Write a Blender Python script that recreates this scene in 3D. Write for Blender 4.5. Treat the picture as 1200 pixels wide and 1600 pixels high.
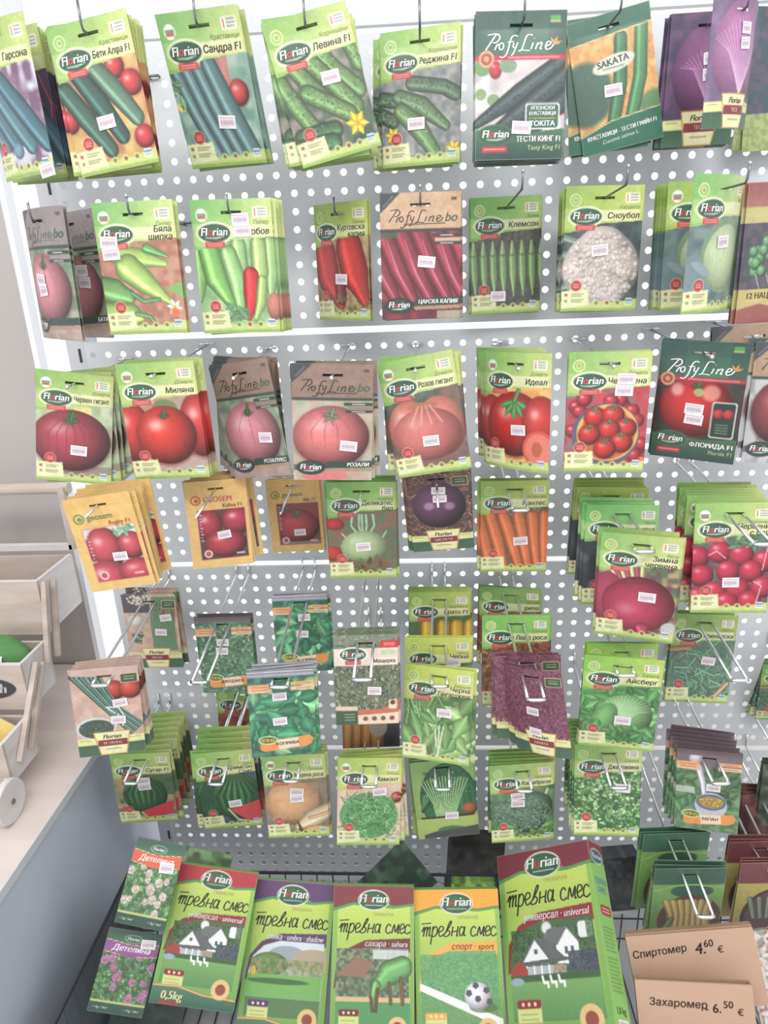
import bpy, bmesh, math, random
import numpy as np
from mathutils import Matrix, Vector

for _o in list(bpy.data.objects):
    bpy.data.objects.remove(_o)
SC = bpy.context.scene
COL = SC.collection
RAD = math.radians

# ------------------------------------------------------------------ camera
FPX = 1047.585
cam_d = bpy.data.cameras.new('camera')
cam = bpy.data.objects.new('camera', cam_d)
COL.objects.link(cam)
cam_d.sensor_fit = 'VERTICAL'
cam_d.sensor_height = 36.0
cam_d.sensor_width = 27.0
cam_d.lens = 36.0 * FPX / 1600.0
cam_d.clip_start = 0.02
CAM_R = ((0.99807, 0.04930, -0.03788), (-0.01987, -0.33461, -0.94215), (-0.05912, 0.94107, -0.33298))
_r = Matrix(CAM_R)          # rows: image right, image down, forward
_x, _d, _f = Vector(_r[0]).normalized(), Vector(_r[1]).normalized(), Vector(_r[2]).normalized()
_m = Matrix((( _x.x, -_d.x, -_f.x), (_x.y, -_d.y, -_f.y), (_x.z, -_d.z, -_f.z))).to_4x4()
_m.translation = (0.53271, -1.09120, 1.55531)
cam.matrix_world = _m
SC.camera = cam

# ------------------------------------------------------------------ daylight and shop lamps
world = bpy.data.worlds.new('daylight')
SC.world = world
world.use_nodes = True
_bg = world.node_tree.nodes['Background']
_bg.inputs[0].default_value = (0.97, 0.985, 1.0, 1)
_bg.inputs[1].default_value = 1.0

def area(name, loc, target, sx, sy, watt, color=(1, 1, 1)):
    l = bpy.data.lights.new(name, 'AREA')
    l.shape = 'RECTANGLE'; l.size = sx; l.size_y = sy; l.energy = watt; l.color = color
    o = bpy.data.objects.new(name, l); COL.objects.link(o)
    o.location = loc
    o.rotation_euler = (Vector(target) - Vector(loc)).to_track_quat('-Z', 'Y').to_euler()
    return o
area('ceiling_lamp', (0.5, -1.5, 2.85), (0.5, -0.6, 0.8), 2.4, 0.5, 30.0, (1.0, 0.97, 0.93))

SC.view_settings.view_transform = 'Standard'
SC.view_settings.look = 'None'
SC.view_settings.gamma = 1.0
SC.view_settings.exposure = 0.30
SC.view_settings.use_curve_mapping = False

# ------------------------------------------------------------------ helpers
def lin(c):
    c = np.asarray(c, float) / 255.0
    return np.where(c <= 0.04045, c / 12.92, ((c + 0.055) / 1.055) ** 2.4)

def tag(o, label=None, cat=None, group=None, kind=None):
    if label: o['label'] = label
    if cat: o['category'] = cat
    if group: o['group'] = group
    if kind: o['kind'] = kind
    return o

def empty(name, loc=(0, 0, 0)):
    o = bpy.data.objects.new(name, None); COL.objects.link(o); o.location = loc
    o.empty_display_size = 0.02
    return o

def link(name, mesh, parent=None, mat=None):
    o = bpy.data.objects.new(name, mesh); COL.objects.link(o)
    if mat and not mesh.materials: mesh.materials.append(mat)
    if parent: o.parent = parent
    return o

def wm(o):
    b = o.matrix_basis.copy()
    return wm(o.parent) @ o.matrix_parent_inverse @ b if o.parent else b
def setp(c, p):
    """make c a part of p without moving it"""
    inv = wm(p).inverted(); c.parent = p; c.matrix_parent_inverse = inv
    return c

MATS = {}
def mat(name, rgb, rough=0.5, metal=0.0, noise=None, bump=None, spec=0.5, stretch=None, coat=0.0):
    """plain node material; noise = (scale, other rgb, amount)"""
    if name in MATS: return MATS[name]
    m = bpy.data.materials.new(name); m.use_nodes = True
    nt = m.node_tree; b = nt.nodes['Principled BSDF']
    c = tuple(lin(rgb)) + (1,)
    b.inputs['Base Color'].default_value = c
    b.inputs['Roughness'].default_value = rough
    b.inputs['Metallic'].default_value = metal
    b.inputs['Specular IOR Level'].default_value = spec
    b.inputs['Coat Weight'].default_value = coat
    if noise or bump:
        tc = nt.nodes.new('ShaderNodeTexCoord'); mp = nt.nodes.new('ShaderNodeMapping')
        nt.links.new(tc.outputs['Object'], mp.inputs[0])
        if stretch: mp.inputs['Scale'].default_value = stretch
    if noise:
        n = nt.nodes.new('ShaderNodeTexNoise'); n.inputs['Scale'].default_value = noise[0]; n.inputs['Detail'].default_value = 5
        nt.links.new(mp.outputs[0], n.inputs['Vector'])
        r = nt.nodes.new('ShaderNodeValToRGB'); r.color_ramp.elements[0].position = 0.35; r.color_ramp.elements[1].position = 0.68
        r.color_ramp.elements[0].color = c; r.color_ramp.elements[1].color = tuple(lin(noise[1])) + (1,)
        nt.links.new(n.outputs[0], r.inputs[0]); nt.links.new(r.outputs[0], b.inputs['Base Color'])
    if bump:
        n2 = nt.nodes.new('ShaderNodeTexNoise'); n2.inputs['Scale'].default_value = bump[0]; n2.inputs['Detail'].default_value = 3
        nt.links.new(mp.outputs[0], n2.inputs['Vector'])
        bn = nt.nodes.new('ShaderNodeBump'); bn.inputs['Strength'].default_value = bump[1]; bn.inputs['Distance'].default_value = 0.002
        nt.links.new(n2.outputs[0], bn.inputs['Height']); nt.links.new(bn.outputs[0], b.inputs['Normal'])
    MATS[name] = m
    return m

def print_mat(name, rough, coat, bump):
    """printed foil / card: ink colours are stored on the mesh"""
    m = bpy.data.materials.new(name); m.use_nodes = True
    nt = m.node_tree; b = nt.nodes['Principled BSDF']
    a = nt.nodes.new('ShaderNodeVertexColor'); a.layer_name = 'ink'
    nt.links.new(a.outputs[0], b.inputs['Base Color'])
    b.inputs['Roughness'].default_value = rough
    b.inputs['Coat Weight'].default_value = coat
    b.inputs['Coat Roughness'].default_value = 0.18
    tc = nt.nodes.new('ShaderNodeTexCoord'); n2 = nt.nodes.new('ShaderNodeTexNoise'); n2.inputs['Scale'].default_value = 26
    bn = nt.nodes.new('ShaderNodeBump'); bn.inputs['Strength'].default_value = bump; bn.inputs['Distance'].default_value = 0.004
    nt.links.new(tc.outputs['Object'], n2.inputs['Vector']); nt.links.new(n2.outputs[0], bn.inputs['Height'])
    nt.links.new(bn.outputs[0], b.inputs['Normal'])
    MATS[name] = m
    return m
PRINT = print_mat('printed_foil', 0.42, 0.25, 0.12)
CARD = print_mat('printed_card', 0.5, 0.1, 0.02)
CHROME = mat('chrome_wire', (226, 228, 232), 0.2, 1.0)
DARKWIRE = mat('dark_wire', (120, 124, 130), 0.35, 0.8)
BASKET = mat('basket_wire', (78, 80, 86), 0.45, 0.4)
PANEL = mat('grey_powder_coat', (207, 210, 215), 0.42, 0.0, noise=(3.0, (201, 204, 210), 1), bump=(300, 0.05))

class MB:
    """collects boxes, tubes and prisms into one mesh"""
    def __init__(s): s.v = []; s.f = []
    def add(s, v, f):
        k = len(s.v); s.v += [tuple(p) for p in v]; s.f += [tuple(i + k for i in q) for q in f]; return s
    def box(s, x0, x1, y0, y1, z0, z1, M=None):
        v = [(x, y, z) for x in (x0, x1) for y in (y0, y1) for z in (z0, z1)]
        if M is not None: v = [M @ Vector(p) for p in v]
        return s.add(v, [(0, 1, 3, 2), (4, 6, 7, 5), (0, 4, 5, 1), (2, 3, 7, 6), (0, 2, 6, 4), (1, 5, 7, 3)])
    def bar(s, a, b, w, t, up=(0, 0, 1)):
        """rectangular bar from a to b, w across, t thick"""
        a, b = Vector(a), Vector(b); d = (b - a).normalized(); u = Vector(up)
        sx = d.cross(u); sx = (sx if sx.length > 1e-5 else d.cross(Vector((1, 0, 0)))).normalized(); sy = sx.cross(d)
        v = []
        for p in (a, b):
            for i, j in ((-1, -1), (1, -1), (1, 1), (-1, 1)): v.append(p + sx * (w / 2 * i) + sy * (t / 2 * j))
        return s.add(v, [(0, 3, 2, 1), (4, 5, 6, 7), (0, 1, 5, 4), (1, 2, 6, 5), (2, 3, 7, 6), (3, 0, 4, 7)])
    def tube(s, pts, r, n=8, cap=True):
        pts = [Vector(p) for p in pts]; v = []; prev = None
        for i, p in enumerate(pts):
            t = (pts[min(i + 1, len(pts) - 1)] - pts[max(i - 1, 0)]).normalized()
            if prev is None: a = t.orthogonal().normalized()
            else:
                a = prev - t * prev.dot(t); a = a.normalized()
            prev = a; b = t.cross(a)
            rr = r[i] if isinstance(r, (list, tuple)) else r
            for k in range(n):
                w = 2 * math.pi * k / n; v.append(p + (a * math.cos(w) + b * math.sin(w)) * rr)
        f = []
        for i in range(len(pts) - 1):
            for k in range(n):
                f.append((i * n + k, i * n + (k + 1) % n, (i + 1) * n + (k + 1) % n, (i + 1) * n + k))
        if cap: f += [tuple(range(n - 1, -1, -1)), tuple(range((len(pts) - 1) * n, len(pts) * n))]
        return s.add(v, f)
    def disc(s, c, axis, r, t, n=28):
        c = Vector(c); ax = Vector(axis).normalized()
        return s.tube([c - ax * t / 2, c + ax * t / 2], r, n)
    def ball(s, c, r, n=10):
        c = Vector(c); pts = []; rad = []
        for i in range(n // 2 + 1):
            a = math.pi * i / (n // 2); pts.append(c + Vector((0, 0, -math.cos(a) * r))); rad.append(max(1e-5, math.sin(a) * r))
        return s.tube(pts, rad, n)
    def mesh(s, name, smooth=False):
        m = bpy.data.meshes.new(name); m.from_pydata(s.v, [], s.f); m.update()
        if smooth: m.polygons.foreach_set('use_smooth', [True] * len(m.polygons))
        return m
    def build(s, name, material, parent=None, smooth=False):
        return link(name, s.mesh(name, smooth), parent, material)

def bevel(o, w=0.002, seg=2):
    md = o.modifiers.new('bevel', 'BEVEL'); md.width = w; md.segments = seg; md.limit_method = 'ANGLE'
    return o

# ------------------------------------------------------------------ the setting
ZT = 1.85            # height of the first row of holes
PITCH = 0.025
FLOORM = mat('floor_tiles', (214, 208, 200), 0.35, noise=(2.0, (204, 198, 190), 1))
WALLM = mat('beige_wall_paint', (180, 174, 172), 0.8, noise=(1.5, (175, 169, 167), 1), bump=(60, 0.1))
fl = MB().box(-3, 4.5, -4.5, 1.2, -0.06, 0).build('floor', FLOORM); tag(fl, kind='structure')
WY = 0.20
WX0, WX1, WZ0, WZ1 = -0.215, 2.6, 0.235, 2.75
wb = MB()
wb.box(-3, WX0, WY, WY + 0.022, 0, 3.1).box(WX1, 4.5, WY, WY + 0.022, 0, 3.1)
wb.box(WX0, WX1, WY, WY + 0.022, 0, WZ0).box(WX0, WX1, WY, WY + 0.022, WZ1, 3.1)
tag(wb.build('wall_back', WALLM), kind='structure')
FRAMEM = mat('white_window_frame', (238, 240, 244), 0.4)
wf = MB()
wf.box(WX0, WX0 + 0.010, WY - 0.004, WY + 0.024, WZ0, WZ1).box(WX1 - 0.03, WX1, WY - 0.004, WY + 0.03, WZ0, WZ1)
wf.box(WX0, WX1, WY - 0.02, WY + 0.03, WZ0 - 0.02, WZ0 + 0.012).box(WX0, WX1, WY - 0.004, WY + 0.03, WZ1 - 0.03, WZ1)
wn = empty('window_1', (WX0, WY, WZ0)); tag(wn, kind='structure')
setp(wf.build('window_frame', FRAMEM), wn)
GLASS = bpy.data.materials.new('window_glass'); GLASS.use_nodes = True
_nt = GLASS.node_tree; _nt.nodes.clear()
_o = _nt.nodes.new('ShaderNodeOutputMaterial'); _t = _nt.nodes.new('ShaderNodeBsdfTransparent'); _g = _nt.nodes.new('ShaderNodeBsdfGlossy'); _x2 = _nt.nodes.new('ShaderNodeMixShader')
_g.inputs['Roughness'].default_value = 0.02; _x2.inputs[0].default_value = 0.05
_nt.links.new(_t.outputs[0], _x2.inputs[1]); _nt.links.new(_g.outputs[0], _x2.inputs[2]); _nt.links.new(_x2.outputs[0], _o.inputs[0])
o = MB().box(WX0 + 0.010, WX1 - 0.03, WY + 0.012, WY + 0.016, WZ0 + 0.012, WZ1 - 0.03).mesh('window_pane')
setp(link('window_pane', o, None, GLASS), wn)

# ------------------------------------------------------------------ the perforated rack
rack = empty('display_rack', (0.6, 0, 0))
tag(rack, 'tall grey perforated metal rack with rows of round holes, backlit by the window', 'rack')
def rpart(mb, name, m, smooth=False):
    return setp(mb.build(name, m, None, smooth), rack)
NC = 54
XL, XR = -0.0125, NC * PITCH - 0.0125
def perforated(r0, nrows, top_extra, bot_extra):
    """one sheet steel panel: square cells, each with a real round hole, folded rims"""
    HR = 0.0052; n = 12; v = []; f = []
    ang = [2 * math.pi * k / n + math.pi / n for k in range(n)]
    h = PITCH / 2
    for r in range(nrows):
        for c in range(NC):
            cx, cz = c * PITCH, ZT - (r0 + r) * PITCH
            k = len(v)
            for a in ang: v.append((cx + HR * math.cos(a), 0, cz + HR * math.sin(a)))
            cor = [(h, h), (-h, h), (-h, -h), (h, -h)]
            for a, b in cor: v.append((cx + a, 0, cz + b))
            for i in range(n):       # back rim of the hole
                v.append((cx + HR * math.cos(ang[i]), 0.0012, cz + HR * math.sin(ang[i])))
            q = [0] * n
            for i in range(n):
                a = ang[i]
                q[i] = 0 if a < math.pi / 2 else 1 if a < math.pi else 2 if a < 1.5 * math.pi else 3
            for i in range(n):
                j = (i + 1) % n
                if q[i] == q[j]: f.append((k + i, k + j, k + n + q[i]))
                else: f.append((k + i, k + j, k + n + q[j], k + n + q[i]))
                f.append((k + j, k + i, k + n + 4 + i, k + n + 4 + j))
    mb = MB(); mb.v = v; mb.f = f
    zt = ZT - r0 * PITCH + h; zb = ZT - (r0 + nrows - 1) * PITCH - h
    if top_extra: mb.add([(XL, 0, zt), (XR, 0, zt), (XR, 0, zt + top_extra), (XL, 0, zt + top_extra)], [(0, 1, 2, 3)])
    if bot_extra: mb.add([(XL, 0, zb - bot_extra), (XR, 0, zb - bot_extra), (XR, 0, zb), (XL, 0, zb)], [(0, 1, 2, 3)])
    for z in (zt + top_extra, zb - bot_extra):
        mb.add([(XL, 0, z), (XR, 0, z), (XR, 0.005, z), (XL, 0.005, z)], [(0, 1, 2, 3)])
    return rpart(mb, 'perforated_panel', PANEL)
for r0, n in ((0, 15), (16, 15), (32, 15), (48, 15)):
    perforated(r0, n, 0.0080, 0.0068)
hd = MB(); hd.add([(XL, 0, ZT + 0.030), (XR, 0, ZT + 0.030), (XR, 0, ZT + 0.42), (XL, 0, ZT + 0.42)], [(0, 1, 2, 3)])
hd.add([(XL, 0, ZT + 0.030), (XR, 0, ZT + 0.030), (XR, 0.012, ZT + 0.030), (XL, 0.012, ZT + 0.030)], [(0, 1, 2, 3)])
rpart(hd, 'plain_panel', PANEL)
bp = MB(); zb = ZT - 62 * PITCH - 0.022
bp.add([(XL, 0, 0.12), (XR, 0, 0.12), (XR, 0, zb), (XL, 0, zb)], [(0, 1, 2, 3)])
rpart(bp, 'plain_panel', PANEL)
POST = mat('post_grey', (196, 198, 204), 0.4)
SLOT = mat('slot_dark', (52, 54, 60), 0.7)
for xp in (-0.0275, XR + 0.015):
    p = MB().box(xp - 0.0145, xp + 0.0145, 0.0, 0.05, 0.0, ZT + 0.45)
    po = rpart(p, 'upright_post', POST)
    s = MB()
    for k in range(46):
        z = ZT + 0.40 - k * 0.05
        if z > 0.3: s.box(xp - 0.002 + (0.006), xp + 0.002 + 0.006, -0.0008, 0.001, z - 0.011, z + 0.011)
    setp(s.build('post_slots', SLOT), po)['kind'] = 'stuff'
# ------------------------------------------------------------------ ink: a small painter that fills mesh colours
class Art:
    """x runs 0..1 across the packet, y runs 0..a down it; colours are sRGB 0..255"""
    def __init__(s, a=1.5, n=88, seed=1, base=(200, 200, 200)):
        s.a = a; s.nx = n; s.ny = int(round(n * a))
        s.xs = np.linspace(0, 1, s.nx + 1); s.ys = np.linspace(0, a, s.ny + 1)
        s.X, s.Y = np.meshgrid(s.xs, s.ys)
        s.c = np.empty(s.X.shape + (3,)); s.c[:] = base
        s.px = 1.0 / n; s.rng = np.random.default_rng(seed); s.txt = []
        s.clipr = None
    def w(s, x0, y0, x1, y1):
        if s.clipr: x0, y0, x1, y1 = max(x0, s.clipr[0]), max(y0, s.clipr[1]), min(x1, s.clipr[2]), min(y1, s.clipr[3])
        i0 = max(0, int(y0 / s.px) - 1); i1 = min(s.ny + 1, int(y1 / s.px) + 3)
        j0 = max(0, int(x0 / s.px) - 1); j1 = min(s.nx + 1, int(x1 / s.px) + 3)
        if s.clipr:
            i0 = max(i0, int(round(s.clipr[1] / s.px))); i1 = min(i1, int(round(s.clipr[3] / s.px)) + 1)
            j0 = max(j0, int(round(s.clipr[0] / s.px))); j1 = min(j1, int(round(s.clipr[2] / s.px)) + 1)
        if i1 <= i0 or j1 <= j0: return None
        return np.s_[i0:i1, j0:j1]
    def put(s, sl, m, col):
        m = np.clip(m, 0, 1)[..., None]; c = np.asarray(col, float)
        s.c[sl] = s.c[sl] * (1 - m) + c * m
    def rect(s, x0, y0, x1, y1, c, c2=None, hor=False, r=0.0, al=1.0):
        sl = s.w(x0, y0, x1, y1)
        if sl is None: return
        X, Y = s.X[sl], s.Y[sl]; cx, cy, hx, hy = (x0 + x1) / 2, (y0 + y1) / 2, (x1 - x0) / 2 - r, (y1 - y0) / 2 - r
        qx, qy = np.abs(X - cx) - hx, np.abs(Y - cy) - hy
        d = np.hypot(np.maximum(qx, 0), np.maximum(qy, 0)) + np.minimum(np.maximum(qx, qy), 0) - r
        col = np.asarray(c, float)
        if c2 is not None:
            t = np.clip(((X - x0) / (x1 - x0) if hor else (Y - y0) / (y1 - y0)), 0, 1)[..., None]
            col = col * (1 - t) + np.asarray(c2, float) * t
        s.put(sl, (0.5 - d / s.px) * al if al == 1 else np.clip(0.5 - d / s.px, 0, 1) * al, col)
    def ell(s, cx, cy, rx, ry, c, rot=0.0, sh=0.0, hl=None, al=1.0, lx=-0.35, ly=-0.45, soft=1.0):
        R = max(rx, ry) * 1.02; sl = s.w(cx - R, cy - R, cx + R, cy + R)
        if sl is None: return
        X, Y = s.X[sl] - cx, s.Y[sl] - cy
        co, si = math.cos(rot), math.sin(rot)
        u, v = (X * co + Y * si) / rx, (-X * si + Y * co) / ry
        d = np.sqrt(u * u + v * v) + 1e-9
        m = np.clip(0.5 - (d - 1) * min(rx, ry) / (s.px * soft), 0, 1) * al
        col = np.ones(X.shape + (3,)) * np.asarray(c, float)
        if sh:
            ux, uy = X / R, Y / R
            k = 1 - sh * np.clip(d, 0, 1) ** 2.2 + sh * 0.55 * (ux * lx + uy * ly) * 2
            col = col * np.clip(k, 0.25, 1.35)[..., None]
        if hl is not None:
            g = np.exp(-(((u - lx) / 0.26) ** 2 + ((v - ly) / 0.2) ** 2)) * hl
            col = col * (1 - g[..., None]) + 255 * g[..., None]
        s.put(sl, m, col)
    def cap(s, pts, r, c, sh=0.45, hl=0.35, hpos=-0.3, bump=0.0, al=1.0):
        """fat stroke along a polyline with a radius for each point"""
        pts = np.asarray(pts, float); n = len(pts)
        r = np.asarray(r if hasattr(r, '__len__') else [r] * n, float); M = r.max()
        sl = s.w(pts[:, 0].min() - M, pts[:, 1].min() - M, pts[:, 0].max() + M, pts[:, 1].max() + M)
        if sl is None: return
        X, Y = s.X[sl], s.Y[sl]; best = np.full(X.shape, 1e9); side = np.zeros(X.shape); rr = np.full(X.shape, r[0])
        for i in range(n - 1):
            ax, ay = pts[i]; bx, by = pts[i + 1]; L2 = (bx - ax) ** 2 + (by - ay) ** 2 + 1e-12
            t = np.clip(((X - ax) * (bx - ax) + (Y - ay) * (by - ay)) / L2, 0, 1)
            dx, dy = X - (ax + t * (bx - ax)), Y - (ay + t * (by - ay)); d = np.hypot(dx, dy); ri = r[i] + t * (r[i + 1] - r[i])
            q = d - ri; k = q < best; best = np.where(k, q, best); rr = np.where(k, ri, rr)
            sg = (dx * (by - ay) - dy * (bx - ax)) / math.sqrt(L2); side = np.where(k, sg, side)
        u = side / np.maximum(rr, 1e-6); d = np.clip((best + rr) / np.maximum(rr, 1e-6), 0, 1)
        k = 1 - sh * d ** 2.5 + hl * np.exp(-((u - hpos) / 0.22) ** 2) * (1 - d ** 4)
        if bump:
            k = k * (1 - bump * (s.noise(X.shape, 3.0) > 0.62))
        col = np.clip(np.ones(X.shape + (3,)) * np.asarray(c, float) * k[..., None], 0, 255)
        s.put(sl, np.clip(0.5 - best / s.px, 0, 1) * al, col)
    def poly(s, pts, c, al=1.0, c2=None):
        pts = np.asarray(pts, float); x0, y0 = pts.min(0); x1, y1 = pts.max(0)
        sl = s.w(x0, y0, x1, y1)
        if sl is None: return
        X, Y = s.X[sl], s.Y[sl]; m = np.zeros(X.shape)
        for ox, oy in ((-.25, -.25), (.25, -.25), (-.25, .25), (.25, .25)):
            ins = np.zeros(X.shape, bool); px, py = X + ox * s.px, Y + oy * s.px
            for i in range(len(pts)):
                xa, ya = pts[i]; xb, yb = pts[(i + 1) % len(pts)]
                if ya == yb: continue
                ins ^= ((ya > py) != (yb > py)) & (px < (xb - xa) * (py - ya) / (yb - ya) + xa)
            m += ins * 0.25
        col = np.asarray(c, float)
        if c2 is not None:
            t = np.clip((Y - y0) / max(1e-6, y1 - y0), 0, 1)[..., None]; col = col * (1 - t) + np.asarray(c2, float) * t
        s.put(sl, m * al, col)
    def noise(s, shape, cell):
        """smooth value noise, cell size in mesh cells"""
        h, w = shape; gh, gw = int(h / cell) + 3, int(w / cell) + 3
        g = s.rng.random((gh, gw)); yy = np.arange(h) / cell; xx = np.arange(w) / cell
        iy, ix = yy.astype(int), xx.astype(int); fy, fx = yy - iy, xx - ix
        fy = fy * fy * (3 - 2 * fy); fx = fx * fx * (3 - 2 * fx); fy = fy[:, None]; fx = fx[None, :]
        a = g[iy][:, ix]; b = g[iy][:, ix + 1]; c = g[iy + 1][:, ix]; d = g[iy + 1][:, ix + 1]
        return (a * (1 - fx) + b * fx) * (1 - fy) + (c * (1 - fx) + d * fx) * fy
    def speck(s, x0, y0, x1, y1, cols, cell=3.0, al=1.0, sharp=3.0):
        """mottled area between several colours"""
        sl = s.w(x0, y0, x1, y1)
        if sl is None: return
        sh = s.X[sl].shape; col = np.ones(sh + (3,)) * np.asarray(cols[0], float)
        for c in cols[1:]:
            m = np.clip((s.noise(sh, cell) - 0.5) * sharp + 0.35, 0, 1)[..., None]; col = col * (1 - m) + np.asarray(c, float) * m
        X, Y = s.X[sl], s.Y[sl]
        m = ((X >= x0 - s.px / 2) & (X <= x1 + s.px / 2) & (Y >= y0 - s.px / 2) & (Y <= y1 + s.px / 2)) * al
        s.put(sl, m, col)
    def grain(s, amt=0.06, cell=1.0):
        s.c *= (1 + amt * (s.noise(s.X.shape, cell) - 0.5) * 2)[..., None]
    def leaf(s, x, y, L, wd, ang, c, vein=0.25):
        dx, dy = math.cos(ang), math.sin(ang)
        p = [(x, y), (x + dx * L * .5, y + dy * L * .5), (x + dx * L, y + dy * L)]
        s.cap(p, [wd * .35, wd, wd * .08], c, sh=0.35, hl=vein, hpos=0.0)
    def leaves(s, x0, y0, x1, y1, n, L, wd, cols, a0=0, a1=6.283):
        for _ in range(n):
            c = np.asarray(cols[s.rng.integers(len(cols))], float) * s.rng.uniform(0.8, 1.15); k = s.rng.uniform(0.7, 1.2)
            s.leaf(s.rng.uniform(x0, x1), s.rng.uniform(y0, y1), L * k, wd * k, s.rng.uniform(a0, a1), np.clip(c, 0, 255), .14)
    def blades(s, x0, y0, x1, y1, n, L, wd, cols, a0, a1):
        for _ in range(n):
            c = np.asarray(cols[s.rng.integers(len(cols))], float) * s.rng.uniform(0.75, 1.2)
            x, y, a = s.rng.uniform(x0, x1), s.rng.uniform(y0, y1), s.rng.uniform(a0, a1); k = s.rng.uniform(0.6, 1.2) * L
            s.cap([(x, y), (x + math.cos(a) * k, y + math.sin(a) * k)], wd, np.clip(c, 0, 255), sh=.3, hl=.2)
    def T(s, t, x, y, size, c, al='L', shear=0.0, rot=0.0, bold=0.0, wmax=None):
        s.txt.append((t, x, y, size, c, al, shear, rot, bold, wmax))
    def clip(s, *r): s.clipr = r if r else None

# ------------------------------------------------------------------ pictures of the crops
def tomato(A, cx, cy, rx, ry, c, hl=.55, lobes=0, cal=True, cs=.3, calc=(70, 105, 55), lx=-.3, ly=-.35):
    A.ell(cx, cy + ry * .06, rx * 1.03, ry * 1.02, np.asarray(c) * .55, al=.5, soft=4)
    A.ell(cx, cy, rx, ry, c, sh=.5, hl=hl, lx=lx, ly=ly)
    for k in range(lobes):
        x = cx + rx * (-.7 + 1.4 * (k + .5) / lobes)
        A.cap([(cx + (x - cx) * .3, cy - ry * .75), (x, cy - ry * .2), (cx + (x - cx) * .9, cy + ry * .5)], [.004, .012, .003], np.asarray(c) * .72, sh=0, hl=0, al=.5)
    if cal:
        A.ell(cx, cy - ry * .66, rx * .2, ry * .1, np.asarray(c) * .55, al=.7, soft=3)
        for k in range(6):
            a = k * 1.047 + .3
            A.leaf(cx, cy - ry * .68, rx * cs, rx * .05, a * 1.0, calc, .1)
        A.cap([(cx, cy - ry * .68), (cx + rx * .05, cy - ry * .9)], rx * .05, calc)

def bgmix(A, y0, y1, cols, cell=9): A.speck(0, y0, 1, y1, cols, cell, sharp=2.0)

def ph_zucchini_blue(A):
    bgmix(A, .4, 1.5, [(120, 92, 120), (150, 110, 140), (215, 215, 225)], 8)
    for k, (x, c) in enumerate(((-.35, (95, 132, 150)), (-.12, (82, 122, 138)), (.12, (88, 130, 140)), (.36, (76, 116, 130)))):
        A.cap([(x, .42 + .02 * k), (x + .35, .86), (x + .62, 1.2)], [.1, .12, .1], c, sh=.4, hl=.4, hpos=-.4)
    A.ell(.5, 1.24, .1, .08, (120, 160, 180), sh=.3); A.ell(.1, 1.24, .05, .07, (190, 130, 160))
def ph_beet(A):
    bgmix(A, .4, 1.5, [(92, 70, 98), (122, 70, 100), (75, 80, 110)], 7)
    for _ in range(16): 
        x = A.rng.uniform(.1, .9); A.cap([(x, .45), (x + .12, .75), (x + .08, .9)], .008, (200, 120, 150), hl=0)
    for k in range(4): A.cap([(-.1 + .25 * k, .7), (.2 + .25 * k, 1.1), (.35 + .25 * k, 1.35)], .11, (88, 122, 140), sh=.4, hl=.35)
def ph_beti(A):
    bgmix(A, .4, 1.5, [(205, 165, 95), (225, 190, 120), (190, 120, 90)], 10)
    A.rect(0, .45, .25, .8, (150, 110, 95), al=.6)
    for x, y, r in ((.72, .5, .12), (.88, .68, .13), (.03, .93, .12), (.9, 1.22, .12)): tomato(A, x, y, r, r, (222, 62, 66), cal=False)
    for p, c in ((((.5, .5), (.66, .72), (.86, 1.02)), (96, 128, 108)), (((.26, .5), (.44, .8), (.64, 1.17)), (62, 96, 88)), (((.06, .64), (.24, .93), (.46, 1.28)), (70, 104, 92))):
        A.cap(p, [.105, .12, .09], c, sh=.45, hl=.5, hpos=-.35)
def ph_sandra(A):
    bgmix(A, .4, 1.5, [(140, 175, 160), (170, 195, 180), (110, 150, 140)], 9)
    A.rect(.6, .42, .75, .75, (215, 120, 115), al=.8); tomato(A, .82, .78, .12, .13, (220, 80, 80), cal=False)
    for x in (.1, .24, .38, .52):
        A.cap([(x, .5), (x + .14, .9), (x + .33, 1.36)], [.1, .115, .11], (98, 130, 132), sh=.42, hl=.45)
    A.ell(.06, .86, .06, .05, (240, 215, 90)); A.leaves(0, .5, .15, .9, 10, .12, .03, [(120, 165, 130)])
def gherkin(A, p, r, c):
    A.cap(p, r, c, sh=.5, hl=.3, hpos=-.25)
    p = np.asarray(p, float)
    for _ in range(46):
        t = A.rng.uniform(0, len(p) - 1.001); i = int(t); q = p[i] + (t - i) * (p[i + 1] - p[i]); d = p[i + 1] - p[i]; nn = np.array([-d[1], d[0]]) / np.hypot(*d)
        o = q + nn * A.rng.uniform(-.75, .75) * (r if not hasattr(r, '__len__') else min(r))
        A.ell(o[0], o[1], .008, .008, np.asarray(c) * (.5 if A.rng.random() < .55 else 1.35), al=.8)
def flower(A, x, y, r, c=(240, 205, 60)):
    for k in range(6): A.leaf(x, y, r, r * .3, k * 1.047 + .2, c, .2)
    A.ell(x, y, r * .22, r * .22, (225, 160, 30))
def ph_levina(A):
    bgmix(A, .4, 1.5, [(86, 108, 92), (60, 84, 72), (150, 140, 130)], 8)
    for p in (((.55, .42), (.68, .62), (.9, .86)), ((.92, .38), (.98, .6)), ((.22, .5), (.34, .7), (.5, .9)), ((.44, .5), (.6, .72), (.82, 1.02)), ((.02, .62), (.12, .86), (.26, 1.14)), ((.3, .78), (.5, .92), (.72, 1.08)), ((.1, 1.2), (.5, 1.2)), ((.0, 1.3), (.45, 1.32))):
        gherkin(A, p, .1, (112, 150, 92) if A.rng.random() < .6 else (78, 118, 84))
    flower(A, .78, 1.2, .14)
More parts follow.
